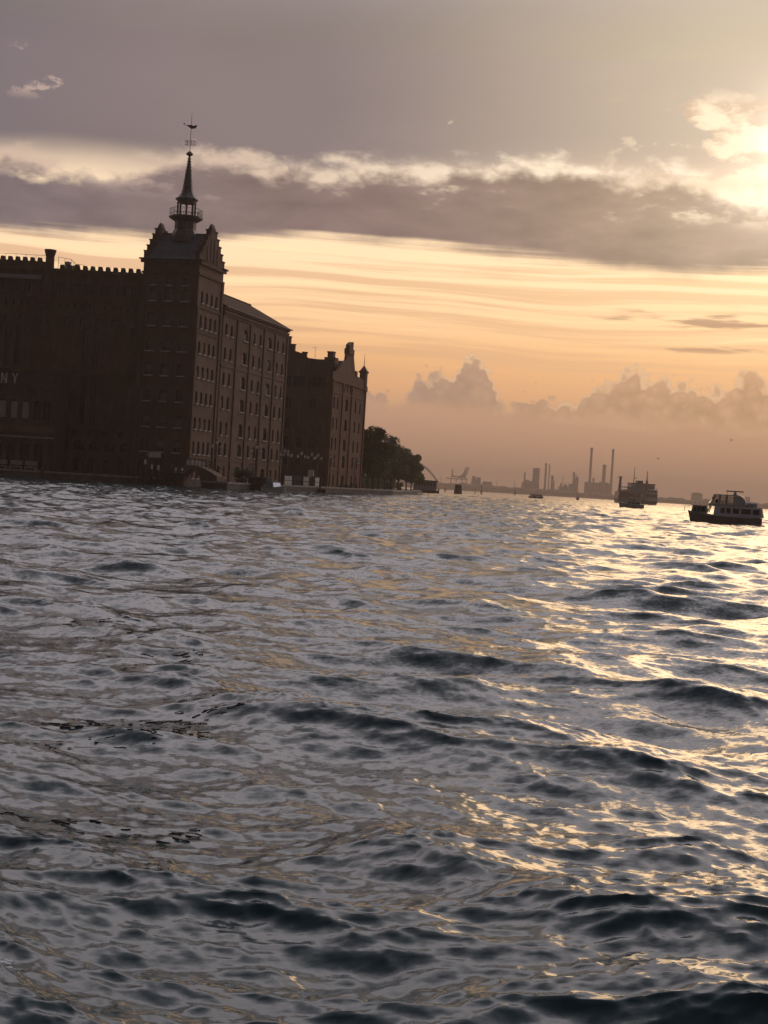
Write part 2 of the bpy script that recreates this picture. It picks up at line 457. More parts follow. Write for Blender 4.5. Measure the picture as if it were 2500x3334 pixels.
def mat_leaf():
    m = bpy.data.materials.new('foliage'); m.use_nodes = True
    t = NT(m.node_tree); p = m.node_tree.nodes['Principled BSDF']
    geo = t.node('ShaderNodeNewGeometry')
    r = X(t, geo.outputs['Random Per Island'])
    t.put(p.inputs['Base Color'], t.mix(r, (0.035, 0.055, 0.018, 1), (0.085, 0.105, 0.035, 1)))
    p.inputs['Roughness'].default_value = 0.6
    tr = t.node('ShaderNodeBsdfTranslucent'); tr.inputs['Color'].default_value = (0.12, 0.13, 0.03, 1)
    mx = t.node('ShaderNodeMixShader'); mx.inputs[0].default_value = 0.25
    L = m.node_tree.links; out = m.node_tree.nodes['Material Output']
    L.new(p.outputs[0], mx.inputs[1]); L.new(tr.outputs[0], mx.inputs[2]); L.new(mx.outputs[0], out.inputs['Surface'])
    return m
def mat_frost():
    m = bpy.data.materials.new('frosted_glass'); m.use_nodes = True
    t = NT(m.node_tree); p = m.node_tree.nodes['Principled BSDF']
    n = t.noise(X(t, t.node('ShaderNodeTexCoord').outputs['Object']), 9.0, 3.0)
    t.put(p.inputs['Base Color'], t.mix(n, (0.74, 0.72, 0.68, 1), (0.86, 0.84, 0.80, 1))); p.inputs['Roughness'].default_value = 0.35
    tr = t.node('ShaderNodeBsdfTranslucent'); tr.inputs['Color'].default_value = (0.92, 0.90, 0.86, 1)
    mx = t.node('ShaderNodeMixShader'); mx.inputs[0].default_value = 0.6
    L = m.node_tree.links; out = m.node_tree.nodes['Material Output']
    L.new(p.outputs[0], mx.inputs[1]); L.new(tr.outputs[0], mx.inputs[2]); L.new(mx.outputs[0], out.inputs['Surface'])
    return m
def mat_glass(name, tint=0.85):
    m = bpy.data.materials.new(name); m.use_nodes = True
    t = NT(m.node_tree); L = m.node_tree.links; out = m.node_tree.nodes['Material Output']
    m.node_tree.nodes.remove(m.node_tree.nodes['Principled BSDF'])
    tr = t.node('ShaderNodeBsdfTransparent')
    n = t.noise(X(t, t.node('ShaderNodeTexCoord').outputs['Object']), 2.0, 2.0)
    t.put(tr.inputs['Color'], t.mix(n, (tint, tint, tint, 1), (tint * 0.85, tint * 0.86, tint * 0.86, 1)))
    gl = t.node('ShaderNodeBsdfGlossy'); gl.inputs['Roughness'].default_value = 0.05
    fr = t.node('ShaderNodeFresnel'); fr.inputs['IOR'].default_value = 1.45
    mx = t.node('ShaderNodeMixShader')
    L.new(fr.outputs[0], mx.inputs[0]); L.new(tr.outputs[0], mx.inputs[1]); L.new(gl.outputs[0], mx.inputs[2]); L.new(mx.outputs[0], out.inputs['Surface'])
    return m
BR = mat_brick('brick_dark', (0.20, 0.115, 0.066, 1), (0.155, 0.085, 0.052, 1), (0.17, 0.14, 0.12, 1))
BR2 = mat_brick('brick_warm', (0.28, 0.165, 0.11, 1), (0.22, 0.125, 0.08, 1), (0.24, 0.2, 0.17, 1))
BR3 = mat_brick('brick_red', (0.30, 0.15, 0.085, 1), (0.23, 0.11, 0.065, 1), (0.22, 0.18, 0.15, 1))
STONE = mat_simple('pale_stone', (0.40, 0.36, 0.31), 0.8, 0.25, 1.2)
SILL = mat_simple('white_stone_sill', (0.62, 0.60, 0.57), 0.7, 0.12, 2.0)
SLATE = mat_simple('slate', (0.10, 0.105, 0.115), 0.8, 0.3, 2.5, bump=0.3, spec=0.25)
TILE = mat_simple('roof_tile', (0.10, 0.052, 0.034), 0.95, 0.3, 1.8, bump=0.4, spec=0.1)
COPPER = mat_simple('dark_copper', (0.09, 0.085, 0.08), 0.5, 0.3, 2.0)
IRON = mat_simple('dark_iron', (0.035, 0.033, 0.032), 0.5, 0.3, 3.0)
SHUT = mat_simple('window_shutter', (0.20, 0.16, 0.13), 0.7, 0.25, 1.0)
GLASS = mat_simple('window_glass', (0.030, 0.030, 0.032), 0.12, 0.3, 0.6)
FRAME = mat_simple('window_frame', (0.10, 0.075, 0.06), 0.6, 0.2, 2.0)
CURTAIN = mat_simple('pale_blind', (0.62, 0.60, 0.52), 0.7, 0.1, 3.0)
QUAY = mat_simple('quay_stone', (0.15, 0.125, 0.105), 0.85, 0.3, 0.7, bump=0.4)
WOOD = mat_simple('wet_timber', (0.075, 0.055, 0.042), 0.7, 0.35, 2.5, bump=0.4)
WHITE = mat_simple('white_paint', (0.72, 0.71, 0.68), 0.35, 0.06, 2.0)
GREYP = mat_simple('grey_paint', (0.34, 0.33, 0.32), 0.5, 0.12, 1.5)
DARKP = mat_simple('dark_hull_paint', (0.045, 0.045, 0.055), 0.35, 0.25, 1.5)
HULLB = mat_simple('brown_grey_hull', (0.27, 0.22, 0.19), 0.5, 0.2, 1.0)
VARN = mat_simple('varnished_wood', (0.20, 0.10, 0.05), 0.3, 0.25, 2.5)
CANVAS = mat_simple('grey_canvas', (0.30, 0.30, 0.31), 0.8, 0.12, 2.0)
CONC = mat_simple('concrete', (0.20, 0.17, 0.155), 0.9, 0.2, 0.1)
STEEL = mat_simple('plant_steel', (0.16, 0.14, 0.13), 0.7, 0.2, 0.1)
LEAF, FROST = mat_leaf(), mat_frost()
BARK = mat_simple('bark', (0.09, 0.07, 0.05), 0.9, 0.3, 3.0, bump=0.5)
CLEAR = mat_glass('cabin_glass', 0.62)

# ------------------------------------------------------------------ the tower's own plan: x along its front, y along the canal side
T_O = at(610, 1540, 244)
T_RZ = R(-14)
def TL(x, y, z=0.0):
    c, s = math.cos(T_RZ), math.sin(T_RZ)
    return Vector((T_O.x + c * x - s * y, T_O.y + s * x + c * y, z))

# ------------------------------------------------------------------ quays and banks
def slab(name, pts, z0, z1, mat, cop=None):
    mb = MB(); mb.loft([[(p[0], p[1], z0) for p in pts], [(p[0], p[1], z1) for p in pts]])
    o = mb.build(name, mat); tag(o, kind='structure')
    if cop:
        for k in cop:
            a, b = Vector(pts[k][:2]), Vector(pts[k + 1][:2]); d = (b - a).normalized(); n = Vector((d.y, -d.x))
            L = (b - a).length; cnt = max(1, int(L / 2.4))
            for q in range(cnt):
                s0, s1 = a + d * (L * q / cnt + 0.015), a + d * (L * (q + 1) / cnt - 0.015)
                c = MB().loft([[(*(s0 + n * 0.08), z1 - 0.22), (*(s1 + n * 0.08), z1 - 0.22), (*(s1 - n * 0.55), z1 - 0.22), (*(s0 - n * 0.55), z1 - 0.22)],
                               [(*(s0 + n * 0.08), z1 + 0.06), (*(s1 + n * 0.08), z1 + 0.06), (*(s1 - n * 0.55), z1 + 0.06), (*(s0 - n * 0.55), z1 + 0.06)]])
                c.build('coping_stone', STONE, o)
    return o
P2 = lambda v: (v.x, v.y)
slab('quay', [(-170, 222), (-62, 231), P2(TL(-7, -6.5)), P2(TL(0.6, -5)), P2(TL(0.6, 9)), P2(TL(-20, 14)), (-170, 330)], -1.5, 1.2, QUAY, cop=(1, 2))
slab('quay', [P2(TL(4.5, -5)), P2(TL(8.6, -5)), P2(TL(7.2, 30)), P2(TL(6.4, 112)), P2(TL(-60, 112)), P2(TL(-19.9, 14.0)), P2(TL(0.7, 9.05)), P2(TL(4.5, 9))], -1.5, 1.2, QUAY, cop=(0, 1, 2))
bank_pts = [P2(TL(6.3, 112.1)), (5.5, 430), (11.0, 530), (14.0, 600), (16.0, 705), (-90, 705), P2(TL(-60, 112.1))]
slab('bank', bank_pts, -1.5, 1.0, QUAY, cop=(0, 1, 2))

# ------------------------------------------------------------------ facades with real openings
def facade(W, H, ops, z0=0.0, depth=0.35):
    """wall sheet x 0..W, z z0..H, outward -y; ops = (xc, zb, w, h, arch)"""
    mb = MB()
    xs = sorted({0.0, W} | {round(o[0] - o[2] / 2, 3) for o in ops} | {round(o[0] + o[2] / 2, 3) for o in ops})
    zs = sorted({z0, H} | {round(o[1], 3) for o in ops} | {round(o[1] + o[3], 3) for o in ops})
    rect = [(round(o[0] - o[2] / 2, 3), round(o[0] + o[2] / 2, 3), round(o[1], 3), round(o[1] + o[3], 3)) for o in ops]
    for zi in range(len(zs) - 1):
        zc = (zs[zi] + zs[zi + 1]) / 2; run = None
        for xi in range(len(xs) - 1):
            xc = (xs[xi] + xs[xi + 1]) / 2
            hole = any(r[0] < xc < r[1] and r[2] < zc < r[3] for r in rect)
            if hole:
                if run is not None: mb.add([(run, 0, zs[zi]), (xs[xi], 0, zs[zi]), (xs[xi], 0, zs[zi + 1]), (run, 0, zs[zi + 1])], [(0, 1, 2, 3)])
                run = None
            elif run is None: run = xs[xi]
        if run is not None: mb.add([(run, 0, zs[zi]), (W, 0, zs[zi]), (W, 0, zs[zi + 1]), (run, 0, zs[zi + 1])], [(0, 1, 2, 3)])
    for (a, b, c, d), o in zip(rect, ops):
        D = depth
        mb.add([(a, 0, c), (a, D, c), (a, D, d), (a, 0, d)], [(0, 1, 2, 3)])
        mb.add([(b, 0, c), (b, 0, d), (b, D, d), (b, D, c)], [(0, 1, 2, 3)])
        mb.add([(a, 0, c), (b, 0, c), (b, D, c), (a, D, c)], [(0, 1, 2, 3)])
        mb.add([(a, 0, d), (a, D, d), (b, D, d), (b, 0, d)], [(0, 1, 2, 3)])
        if o[4]:
            rise = min(o[2] / 2, 0.35 * o[2]) if o[4] < 2 else o[2] / 2
            n = 8; xc = (a + b) / 2
            arc = [(xc - o[2] / 2 * math.cos(math.pi * q / n), d - rise + rise * math.sin(math.pi * q / n)) for q in range(n + 1)]
            for q in range(n):
                p, r = arc[q], arc[q + 1]
                mb.add([(p[0], 0.01, p[1]), (r[0], 0.01, r[1]), (r[0], 0.01, d), (p[0], 0.01, d)], [(0, 1, 2, 3)])
                mb.add([(p[0], 0.01, p[1]), (p[0], D, p[1]), (r[0], D, r[1]), (r[0], 0.01, r[1])], [(0, 1, 2, 3)])
    return mb
_wm = {}
def win_meshes(w, h, mull, sill):
    k = (round(w, 2), round(h, 2), mull)
    if k not in _wm:
        shut = MB().box(-w / 2 + 0.08, w / 2 - 0.08, 0.285, 0.298, 0.08, h * 0.6).mesh('shutter', SHUT)
        pane = MB().box(-w / 2, w / 2, 0.30, 0.33, 0, h).mesh('window', GLASS)
        f = MB(); b = 0.07
        f.box(-w / 2, -w / 2 + b, 0.22, 0.295, 0, h).box(w / 2 - b, w / 2, 0.22, 0.295, 0, h)
        f.box(-w / 2 + b, w / 2 - b, 0.22, 0.295, 0, b).box(-w / 2 + b, w / 2 - b, 0.22, 0.295, h - b, h)
        for q in range(mull):
            x = -w / 2 + w * (q + 1) / (mull + 1); f.box(x - b / 2, x + b / 2, 0.23, 0.29, b, h - b)
        f.box(-w / 2 + b, w / 2 - b, 0.235, 0.285, h * 0.62, h * 0.62 + b)
        _wm[k] = (pane, f.mesh('frame', FRAME), MB().box(-w / 2 - 0.12, w / 2 + 0.12, -0.22, 0.20, -0.16, 0.0).mesh('sill', SILL), shut)
    return _wm[k][:3]
def put_facade(root, W, H, ops, mat, loc, rz, z0=0.0, sills=True, mull=1, wallname='wall'):
    wall = facade(W, H, ops, z0).build(wallname, mat, root, loc, (0, 0, rz), recalc=False)
    c, s = math.cos(rz), math.sin(rz)
    for o in ops:
        p, f, si = win_meshes(o[2], o[3], 1 if o[2] < 1.6 else 2, True)
        lx = (loc[0] + c * o[0], loc[1] + s * o[0], loc[2] + o[1])
        w = link('window', p, root, lx, (0, 0, rz))
        link('frame', f, w)
        if random.random() < 0.22: link('shutter', _wm[(round(o[2], 2), round(o[3], 2), 1 if o[2] < 1.6 else 2)][3], w, (0, -0.08, random.choice((0.0, 0.0, o[3] * 0.32))))
        if sills: link('sill', si, w)
    return wall
def band(root, name, W, z, h, proud, mat, loc, rz, x0=0.0):
    return MB().box(x0, W, -proud, 0.02, z, z + h).build(name, mat, root, loc, (0, 0, rz))

# ------------------------------------------------------------------ corner tower with spire
def build_tower():
    root = empty('mill_tower', TL(0, 0), T_RZ)
    tag(root, 'tall dark brick corner tower with stepped gables, lantern and needle spire', 'tower')
    W, Dp, EV = 9.5, 11.0, 36.0
    rows = [(1.5, 2.3), (5.4, 2.1), (9.4, 1.9), (13.5, 1.95), (17.6, 1.9), (21.5, 1.95), (25.5, 2.1), (29.5, 1.9)]
    fo = [(W + x, z, 1.25, h, 1) for z, h in rows[1:] for x in (-7.65, -4.95, -2.15)]
    fo += [(W + x, 32.0, 0.9, 1.2, 2) for x in (-7.65, -4.95, -2.15)] + [(W - 7.65, 1.3, 1.5, 2.8, 2), (W - 4.95, 1.3, 1.5, 2.8, 2)]
    so = [(y, z, 0.95, h, 2) for z, h in rows for y in (1.9, 4.1, 6.3, 8.4)]
    put_facade(root, W, EV, fo, BR, (-W, 0, 0), 0, 0.0)
    put_facade(root, Dp, EV, so, BR2, (0, 0, 0), R(90), 0.0)
    MB().box(-W + 0.002, -W + 0.4, 0.001, Dp, 0, EV).box(-W + 0.4, -0.4, Dp - 0.4, Dp, 0, EV).box(-W + 0.4, -0.5, 0.5, Dp - 0.4, 0, 0.2).build('back_wall', BR, root)
    for q in range(1, 9): MB().box(-W + 0.45, -0.45, 0.45, Dp - 0.45, 4.0 * q - 0.1, 4.0 * q + 0.1).build('floor_slab', CONC, root)
    for z, h, pr in ((4.6, 0.25, 0.12), (28.6, 0.3, 0.15), (24.6, 0.22, 0.10), (33.8, 0.35, 0.22), (35.5, 0.45, 0.40)):
        MB().box(-W - pr, pr, -pr, 0.02, z, z + h).box(0.0, pr, 0.021, Dp + pr, z, z + h).build('string_course', BR, root)
    MB().box(-0.35, 0.28, -0.28, 0.35, 0.0, 28.6).build('corner_pier', BR, root)
    MB().box(-W - 0.2, -W + 0.5, -0.2, 0.4, 0, 28.6).build('corner_pier', BR, root)
    MB().box(-0.4, 0.22, Dp - 0.7, Dp + 0.1, 0, 33.8).build('corner_pier', BR, root)
    # main roof: bell-cast slopes front and back between the gables
    rf = MB(); RZ = 41.0; ym = Dp / 2
    prof = [(-0.7, EV + 0.05), (0.25, EV + 0.75), (1.2, EV + 1.75), (ym, RZ), (Dp - 1.2, EV + 1.75), (Dp - 0.25, EV + 0.75), (Dp + 0.7, EV + 0.05)]
    for x0, x1 in ((-W + 0.6, -0.6),):
        rf.loft([[(x0, p[0], p[1]) for p in prof], [(x1, p[0], p[1]) for p in prof]])
    roof = rf.build('roof', SLATE, root)
    MB().box(-W + 0.3, -0.3, ym - 0.12, ym + 0.12, RZ - 0.05, RZ + 0.14).build('ridge_cap', COPPER, roof)
    MB().box(-W - 0.6, -W + 0.59, -0.7, 0.1, EV, EV + 0.2).box(-0.59, 0.6, -0.7, 0.1, EV, EV + 0.2).box(0.05, 0.6, 0.11, 1.0, EV, EV + 0.25).box(0.05, 0.6, Dp - 1.0, Dp + 0.7, EV, EV + 0.25).build('eave_return', SLATE, roof)
    # stepped gables at both ends
    for gx in (-W - 0.02, 0.02 - 0.75):
        g = MB(); n = 5
        for q in range(n):
            half = ym + 0.1 - q * 1.0 ; zt = EV + 1.25 + q * 1.05
            if q == 0: half = ym + 0.15
            g.box(gx, gx + 0.75, ym - half, ym + half, EV - 0.3 if q == 0 else zt - 1.05, zt)
        g.box(gx, gx + 0.75, ym - 0.75, ym + 0.75, EV + 1.25 + 4 * 1.05, RZ + 0.9)
        g.prism([(gx, RZ + 0.9), (gx + 0.75, RZ + 0.9), (gx + 0.4, RZ + 1.7)], ym - 0.75, ym + 0.75)
        go = g.build('stepped_gable', BR, root)
        for q in range(n):
            half = ym + 0.12 - q * 1.0; zt = EV + 1.25 + q * 1.05
            for sg in (-1, 1):
                y0 = ym + sg * half; MB().box(gx - 0.1, gx + 0.85, min(y0, y0 - sg * 1.0) - 0.06, max(y0, y0 - sg * 1.0) + 0.06, zt, zt + 0.22).build('step_cap', BR, go)
    for q in range(4): MB().box(0.02, 0.14, ym - 2.4 + 1.5 * q - 0.14, ym - 2.4 + 1.5 * q + 0.14, EV + 0.3, EV + 2.8 + (1.4 if q in (1, 2) else 0)).build('blind_pilaster', BR2, root)
    # lantern and spire
    cx, cy = -W / 2 - 0.25, ym
    L8 = lambda pr, n=8: MB().lathe(pr, n, (cx, cy, 0), math.pi / 8)
    sh = L8([(2.6, 39.6), (2.3, 40.6), (1.75, 41.7), (1.72, 43.0), (2.0, 43.2)]).build('lantern_base', COPPER, root)
    bal = L8([(1.9, 43.0), (2.65, 43.45), (2.75, 43.6), (2.75, 43.8), (1.2, 43.82)]).build('balcony', COPPER, root)
    rl = MB()
    for z in (44.25, 45.0):
        for q in range(8):
            a0, a1 = math.pi / 8 + q * math.pi / 4, math.pi / 8 + (q + 1) * math.pi / 4
            rl.bar((cx + 2.62 * math.cos(a0), cy + 2.62 * math.sin(a0), z), (cx + 2.62 * math.cos(a1), cy + 2.62 * math.sin(a1), z), 0.035, 4)
    rl.build('railing', IRON, bal)
    for q in range(40):
        a = math.pi / 8 + q * math.pi / 20; k = 2.62 * math.cos(math.pi / 8) / math.cos((q % 5) * math.pi / 20 - math.pi / 8)
        MB().bar((cx + k * math.cos(a), cy + k * math.sin(a), 43.8), (cx + k * math.cos(a), cy + k * math.sin(a), 45.0), 0.02 if q % 5 else 0.04, 4).build('baluster', IRON, bal)
    for q in range(8):
        a = math.pi / 8 + q * math.pi / 4; px_, py_ = cx + 1.4 * math.cos(a), cy + 1.4 * math.sin(a)
        MB().lathe([(0.22, 43.8), (0.17, 44.0), (0.16, 45.9), (0.24, 46.05)], 8, (px_, py_, 0)).build('column', COPPER, root)
        b = math.pi / 8 + (q + 1) * math.pi / 4; qx, qy = cx + 1.4 * math.cos(b), cy + 1.4 * math.sin(b)
        ar = MB(); N = 6                                  # little arch between two columns
        for k in range(N):
            f0, f1 = k / N, (k + 1) / N
            z0_, z1_ = 45.75 + 0.3 * math.sin(math.pi * f0), 45.75 + 0.3 * math.sin(math.pi * f1)
            A0 = (px_ + (qx - px_) * f0, py_ + (qy - py_) * f0); A1 = (px_ + (qx - px_) * f1, py_ + (qy - py_) * f1)
            ar.add([(*A0, z0_), (*A1, z1_), (*A1, 46.3), (*A0, 46.3)], [(0, 1, 2, 3)])
        ar.build('arch', COPPER, root, recalc=False)
    L8([(1.55, 46.2), (1.6, 46.4), (1.85, 46.55), (1.85, 46.75), (1.5, 47.0), (1.05, 47.6), (0.82, 48.3), (0.45, 51.4), (0.40, 51.45), (0.16, 53.6), (0.10, 53.7)]).build('spire', COPPER, root)
    for q in range(8):
        a = math.pi / 8 + q * math.pi / 4
        for k in range(5):
            z = 51.4 + 0.45 * k; r_ = 0.44 - 0.058 * k * 1.0
            MB().bar((cx + r_ * math.cos(a), cy + r_ * math.sin(a), z), (cx + (r_ + 0.16) * math.cos(a), cy + (r_ + 0.16) * math.sin(a), z + 0.12), 0.06, 4, 0.02).build('crocket', COPPER, root)
    L8([(0.10, 53.6), (0.30, 53.75), (0.62, 53.95), (0.55, 54.1), (0.30, 54.35), (0.10, 54.5)], 10).build('finial', COPPER, root)
    MB().bar((cx, cy, 54.3), (cx, cy, 60.6), 0.06, 6, 0.03).build('mast', IRON, root)
    cage = MB()
    for z in (55.5, 56.1):
        for s0 in ((-0.75, -0.35), (0.75, -0.35), (0.75, 0.35), (-0.75, 0.35)): pass
        pts = [(-0.75, -0.4), (0.75, -0.4), (0.75, 0.4), (-0.75, 0.4)]
        for q in range(4): cage.bar((cx + pts[q][0], cy + pts[q][1], z), (cx + pts[(q + 1) % 4][0], cy + pts[(q + 1) % 4][1], z), 0.03, 4)
    for p in ((-0.75, -0.4), (0.75, -0.4), (0.75, 0.4), (-0.75, 0.4), (0.35, -0.4), (-0.35, -0.4)): cage.bar((cx + p[0], cy + p[1], 55.4), (cx + p[0], cy + p[1], 56.2), 0.03, 4)
    cage.bar((cx - 0.75, cy, 55.8), (cx + 0.75, cy, 55.8), 0.03, 4)
    cage.build('compass_cage', IRON, root)
    vane = MB()
    vane.bar((cx - 1.25, cy, 58.75), (cx + 0.2, cy, 58.5), 0.035, 4)
    vane.prism([(cx - 0.9, 58.70), (cx - 0.02, 58.75), (cx - 0.02, 58.15)], cy - 0.02, cy + 0.02)
    vane.prism([(cx + 0.02, 58.75), (cx + 0.35, 58.6), (cx + 1.05, 58.72), (cx + 0.8, 58.2), (cx + 0.02, 58.1)], cy - 0.03, cy + 0.03)
    vane.lathe([(0.02, -0.13), (0.13, -0.05), (0.13, 0.05), (0.02, 0.13)], 8, (cx - 1.25, cy, 58.95))
    vane.build('weather_vane', IRON, root)
build_tower()

# ------------------------------------------------------------------ canal wing of the mill
def build_wing():
    root = empty('mill_wing', TL(0, 12.2), T_RZ)
    tag(root, 'long brick mill wing receding along the canal under a sloping tiled roof', 'building')
    L, EV = 35.3, 30.4
    nar = [1.7, 4.4, 16.2, 19.5, 29.6, 32.7]; wide = [11.4, 24.8]
    rows = [(1.9, 2.0), (5.6, 2.2), (9.0, 2.3), (13.4, 2.2), (17.3, 2.2), (21.6, 2.1), (25.7, 2.0)]
    ops = [(x, z, 1.05, h, 2) for z, h in rows for x in nar] + [(x, z, 2.3, h, 1) for z, h in rows for x in wide]
    put_facade(root, L, EV, ops, BR2, (0, 0, 0), R(90), 0.0, sills=True)
    for x in (7.0, 13.8, 21.4, 27.7, 34.9):
        MB().box(x - 0.28, x + 0.28, -0.22, 0.02, 0.0, 28.9).build('pilaster', BR, root, (0, 0, 0), (0, 0, R(90)))
        MB().bar((x + 0.42, -0.12, 0.3), (x + 0.42, -0.12, 28.9), 0.07, 6).build('downpipe', COPPER, root, (0, 0, 0), (0, 0, R(90)))
    for z, h, pr in ((4.7, 0.25, 0.10), (20.4, 0.3, 0.12), (28.9, 0.25, 0.15), (29.4, 0.3, 0.28), (29.9, 0.5, 0.42)):
        band(root, 'string_course', L, z, h, pr, BR2, (0, 0, 0), R(90))
    for x in range(44): MB().box(x * 0.8 + 0.25, x * 0.8 + 0.6, -0.30, 0.0, 29.15, 29.4).build('dentil', BR2, root, (0, 0, 0), (0, 0, R(90)))
    MB().box(-16, 0.0, L - 0.4, L, 0, EV).box(-16, -15.6, 0, L - 0.4, 0, EV).build('back_wall', BR, root)
    MB().box(-15.5, -0.5, 0.2, L - 0.5, 0, 0.2).box(-0.9, -0.85, 0.2, L - 0.5, 0.2, EV - 0.3).build('inner_wall', FRAME, root)
    rf = MB().loft([[(0.55, -0.1, EV), (-8, -0.1, EV + 4.4), (-16.5, -0.1, EV), (-16.5, -0.1, EV - 0.2), (0.55, -0.1, EV - 0.001)],
                    [(0.55, L + 0.4, EV), (-8, L + 0.4, EV + 4.4), (-16.5, L + 0.4, EV), (-16.5, L + 0.4, EV - 0.2), (0.55, L + 0.4, EV - 0.001)]])
    roof = rf.build('roof', TILE, root)
    MB().box(-15.9, 0.0, L, L + 0.3, EV - 0.3, EV - 0.25).build('verge', BR, roof)
    MB().box(0.5, 0.72, -0.1, L + 0.5, EV - 0.18, EV + 0.03).build('gutter', COPPER, roof)
    MB().box(-8.2, -7.8, -0.1, L + 0.4, EV + 4.3, EV + 4.55).build('ridge_cap', TILE, roof)
build_wing()

# ------------------------------------------------------------------ gabled building further along
def build_gabled():
    root = empty('gabled_mill_building', TL(0, 79.2), T_RZ)
    tag(root, 'farther red brick mill building with stepped gable, chimneys and corner pinnacle', 'building')
    L, EV = 27.3, 24.0
    cols = [2.2, 5.0, 19.4, 23.2]
    rows = [(1.4, 2.5), (5.4, 2.6), (9.0, 2.6), (13.4, 2.5), (17.7, 2.6)]
    ops = [(x, z, 1.15, h, 2) for z, h in rows for x in cols] + [(12.0, z, 2.3, h, 1) for z, h in rows]
    ops += [(x, 21.6, 0.8, 1.6, 2) for x in (9.6, 12.0, 14.4)]
    put_facade(root, L, EV, ops, BR3, (0, 0, 0), R(90), 0.0, sills=False)
    # gable over the canal front
    g = MB().loft([[(0.0, y, z) for y, z in ((0, 23.99), (L, 23.99), (L, 25.4), (18.5, 25.9), (17.4, 26.6), (15.4, 30.2), (10.0, 30.2), (9.6, 28.6), (3.0, 25.6), (0, 25.2))],
                   [(-0.5, y, z) for y, z in ((0, 23.99), (L, 23.99), (L, 25.4), (18.5, 25.9), (17.4, 26.6), (15.4, 30.2), (10.0, 30.2), (9.6, 28.6), (3.0, 25.6), (0, 25.2))]])
    g.build('gable', BR3, root)
    p = MB().box(-0.9, 0.25, 10.8, 14.9, 30.0, 31.2); p.box(-0.75, 0.12, 11.2, 14.4, 31.2, 32.0)
    p.loft([[(-0.75, 11.2, 32.0), (0.12, 11.2, 32.0), (0.12, 14.4, 32.0), (-0.75, 14.4, 32.0)], [(-0.75, 12.9, 32.7), (0.12, 12.9, 32.7), (0.12, 14.4, 32.9), (-0.75, 14.4, 32.9)]])
    p.build('gable_pier', BR3, root)
    MB().box(-0.5, 0.15, 17.7, 19.0, 25.7, 26.9).build('gable_step', BR3, root)
    for y in (8.3, 15.6, 26.9, 0.35):
        MB().box(y - 0.3, y + 0.3, -0.25, 0.02, 0, 23.4).build('pilaster', BR3, root, (0, 0, 0), (0, 0, R(90)))
    for z, h, pr in ((4.6, 0.25, 0.10), (20.9, 0.3, 0.14), (23.4, 0.3, 0.28)):
        band(root, 'string_course', L, z, h, pr, BR3, (0, 0, 0), R(90))
    # corner pinnacle
    pn = MB().box(-1.4, 0.35, L - 1.6, L + 0.25, 23.0, 24.2); pn.box(-1.25, 0.2, L - 1.45, L + 0.1, 24.2, 27.2); pn.box(-1.45, 0.4, L - 1.65, L + 0.3, 27.2, 27.6)
    pn.loft([[(-1.3, L - 1.5, 27.6), (0.25, L - 1.5, 27.6), (0.25, L + 0.15, 27.6), (-1.3, L + 0.15, 27.6)], [(-0.62, L - 0.77, 28.8), (-0.43, L - 0.77, 28.8), (-0.43, L - 0.58, 28.8), (-0.62, L - 0.58, 28.8)]])
    pin = pn.build('pinnacle', BR3, root)
    MB().bar((-0.52, L - 0.68, 28.7), (-0.52, L - 0.68, 31.6), 0.10, 6, 0.03).build('spike', IRON, pin)
    # wall that looks back across the basin
    W2 = 24.0
    o2 = [(W2 + x, z, 1.2, 2.3, 1) for x, z in ((-9.6, 21.8), (-8.0, 21.8), (-6.6, 21.8), (-4.6, 21.8), (-3.4, 21.8), (-2.2, 21.8), (-9.4, 17.2), (-3.9, 17.2), (-9.4, 13.0), (-9.4, 26.0 - 0.6))]
    o2 += [(W2 + x, z, 1.2, 2.3, 1) for x in (-9.4, -6.6, -3.9) for z in (9.0, 5.4)]
    put_facade(root, W2, 26.9, o2, BR, (-W2, 0, 0), 0, 0.0, sills=False)
    st = MB().prism([(-W2, 26.89), (-0.02, 26.89), (-0.02, 27.4), (-5.8, 27.9), (-6.2, 28.6), (-8.3, 29.2), (-W2, 29.3)], 0.02, 0.6)
    st.build('parapet', BR, root)
    for x0, x1, z0, z1 in ((-9.7, -8.75, 29.2, 30.5), (-11.2, -9.75, 29.2, 32.1), (-13.0, -11.25, 29.2, 33.6), (-7.0, -6.1, 28.3, 28.95)):
        s_ = MB().box(x0, x1, 0.04, 0.9, z0, z1).build('parapet_step', BR, root); MB().box(x0 - 0.08, x1 + 0.12, -0.06, 1.0, z1, z1 + 0.2).build('step_cap', BR, s_)
    MB().loft([[(-W2, 0.7, 26.6), (-0.6, 0.7, 26.6), (-0.6, L - 0.2, 23.8), (-W2, L - 0.2, 23.8)], [(-W2, 9.0, 28.9), (-0.6, 9.0, 28.3), (-0.6, 15.0, 28.3), (-W2, 15.0, 28.9)]]).build('roof', TILE, root)
    MB().box(-W2, -W2 + 0.4, 0.4, L, 0, 26).box(-W2 + 0.4, -0.02, L - 0.4, L - 0.01, 0, 23.9).box(-0.95, -0.9, 0.5, L - 0.5, 0.2, 23.5).box(-W2 + 0.5, -1.0, 0.9, 0.95, 0.2, 26.5).build('inner_wall', FRAME, root)
    ch = MB().box(-2.3, 0.1, 0.8, 3.2, 27.0, 28.3); ch.box(-1.75, -0.5, 1.1, 2.7, 28.3, 29.3); ch.box(-1.85, -0.4, 1.0, 2.8, 29.3, 29.55)
    ch.build('chimney', BR3, root)
    ae = MB(); ae.bar((-5.0, 3, 27.2), (-5.0, 3, 30.4), 0.03, 4).bar((-5.7, 3, 30.3), (-4.6, 3, 30.5), 0.03, 4).bar((-5.3, 3, 28.6), (-4.7, 3, 28.6), 0.03, 4)
    ae.build('aerial', IRON, root)
build_gabled()

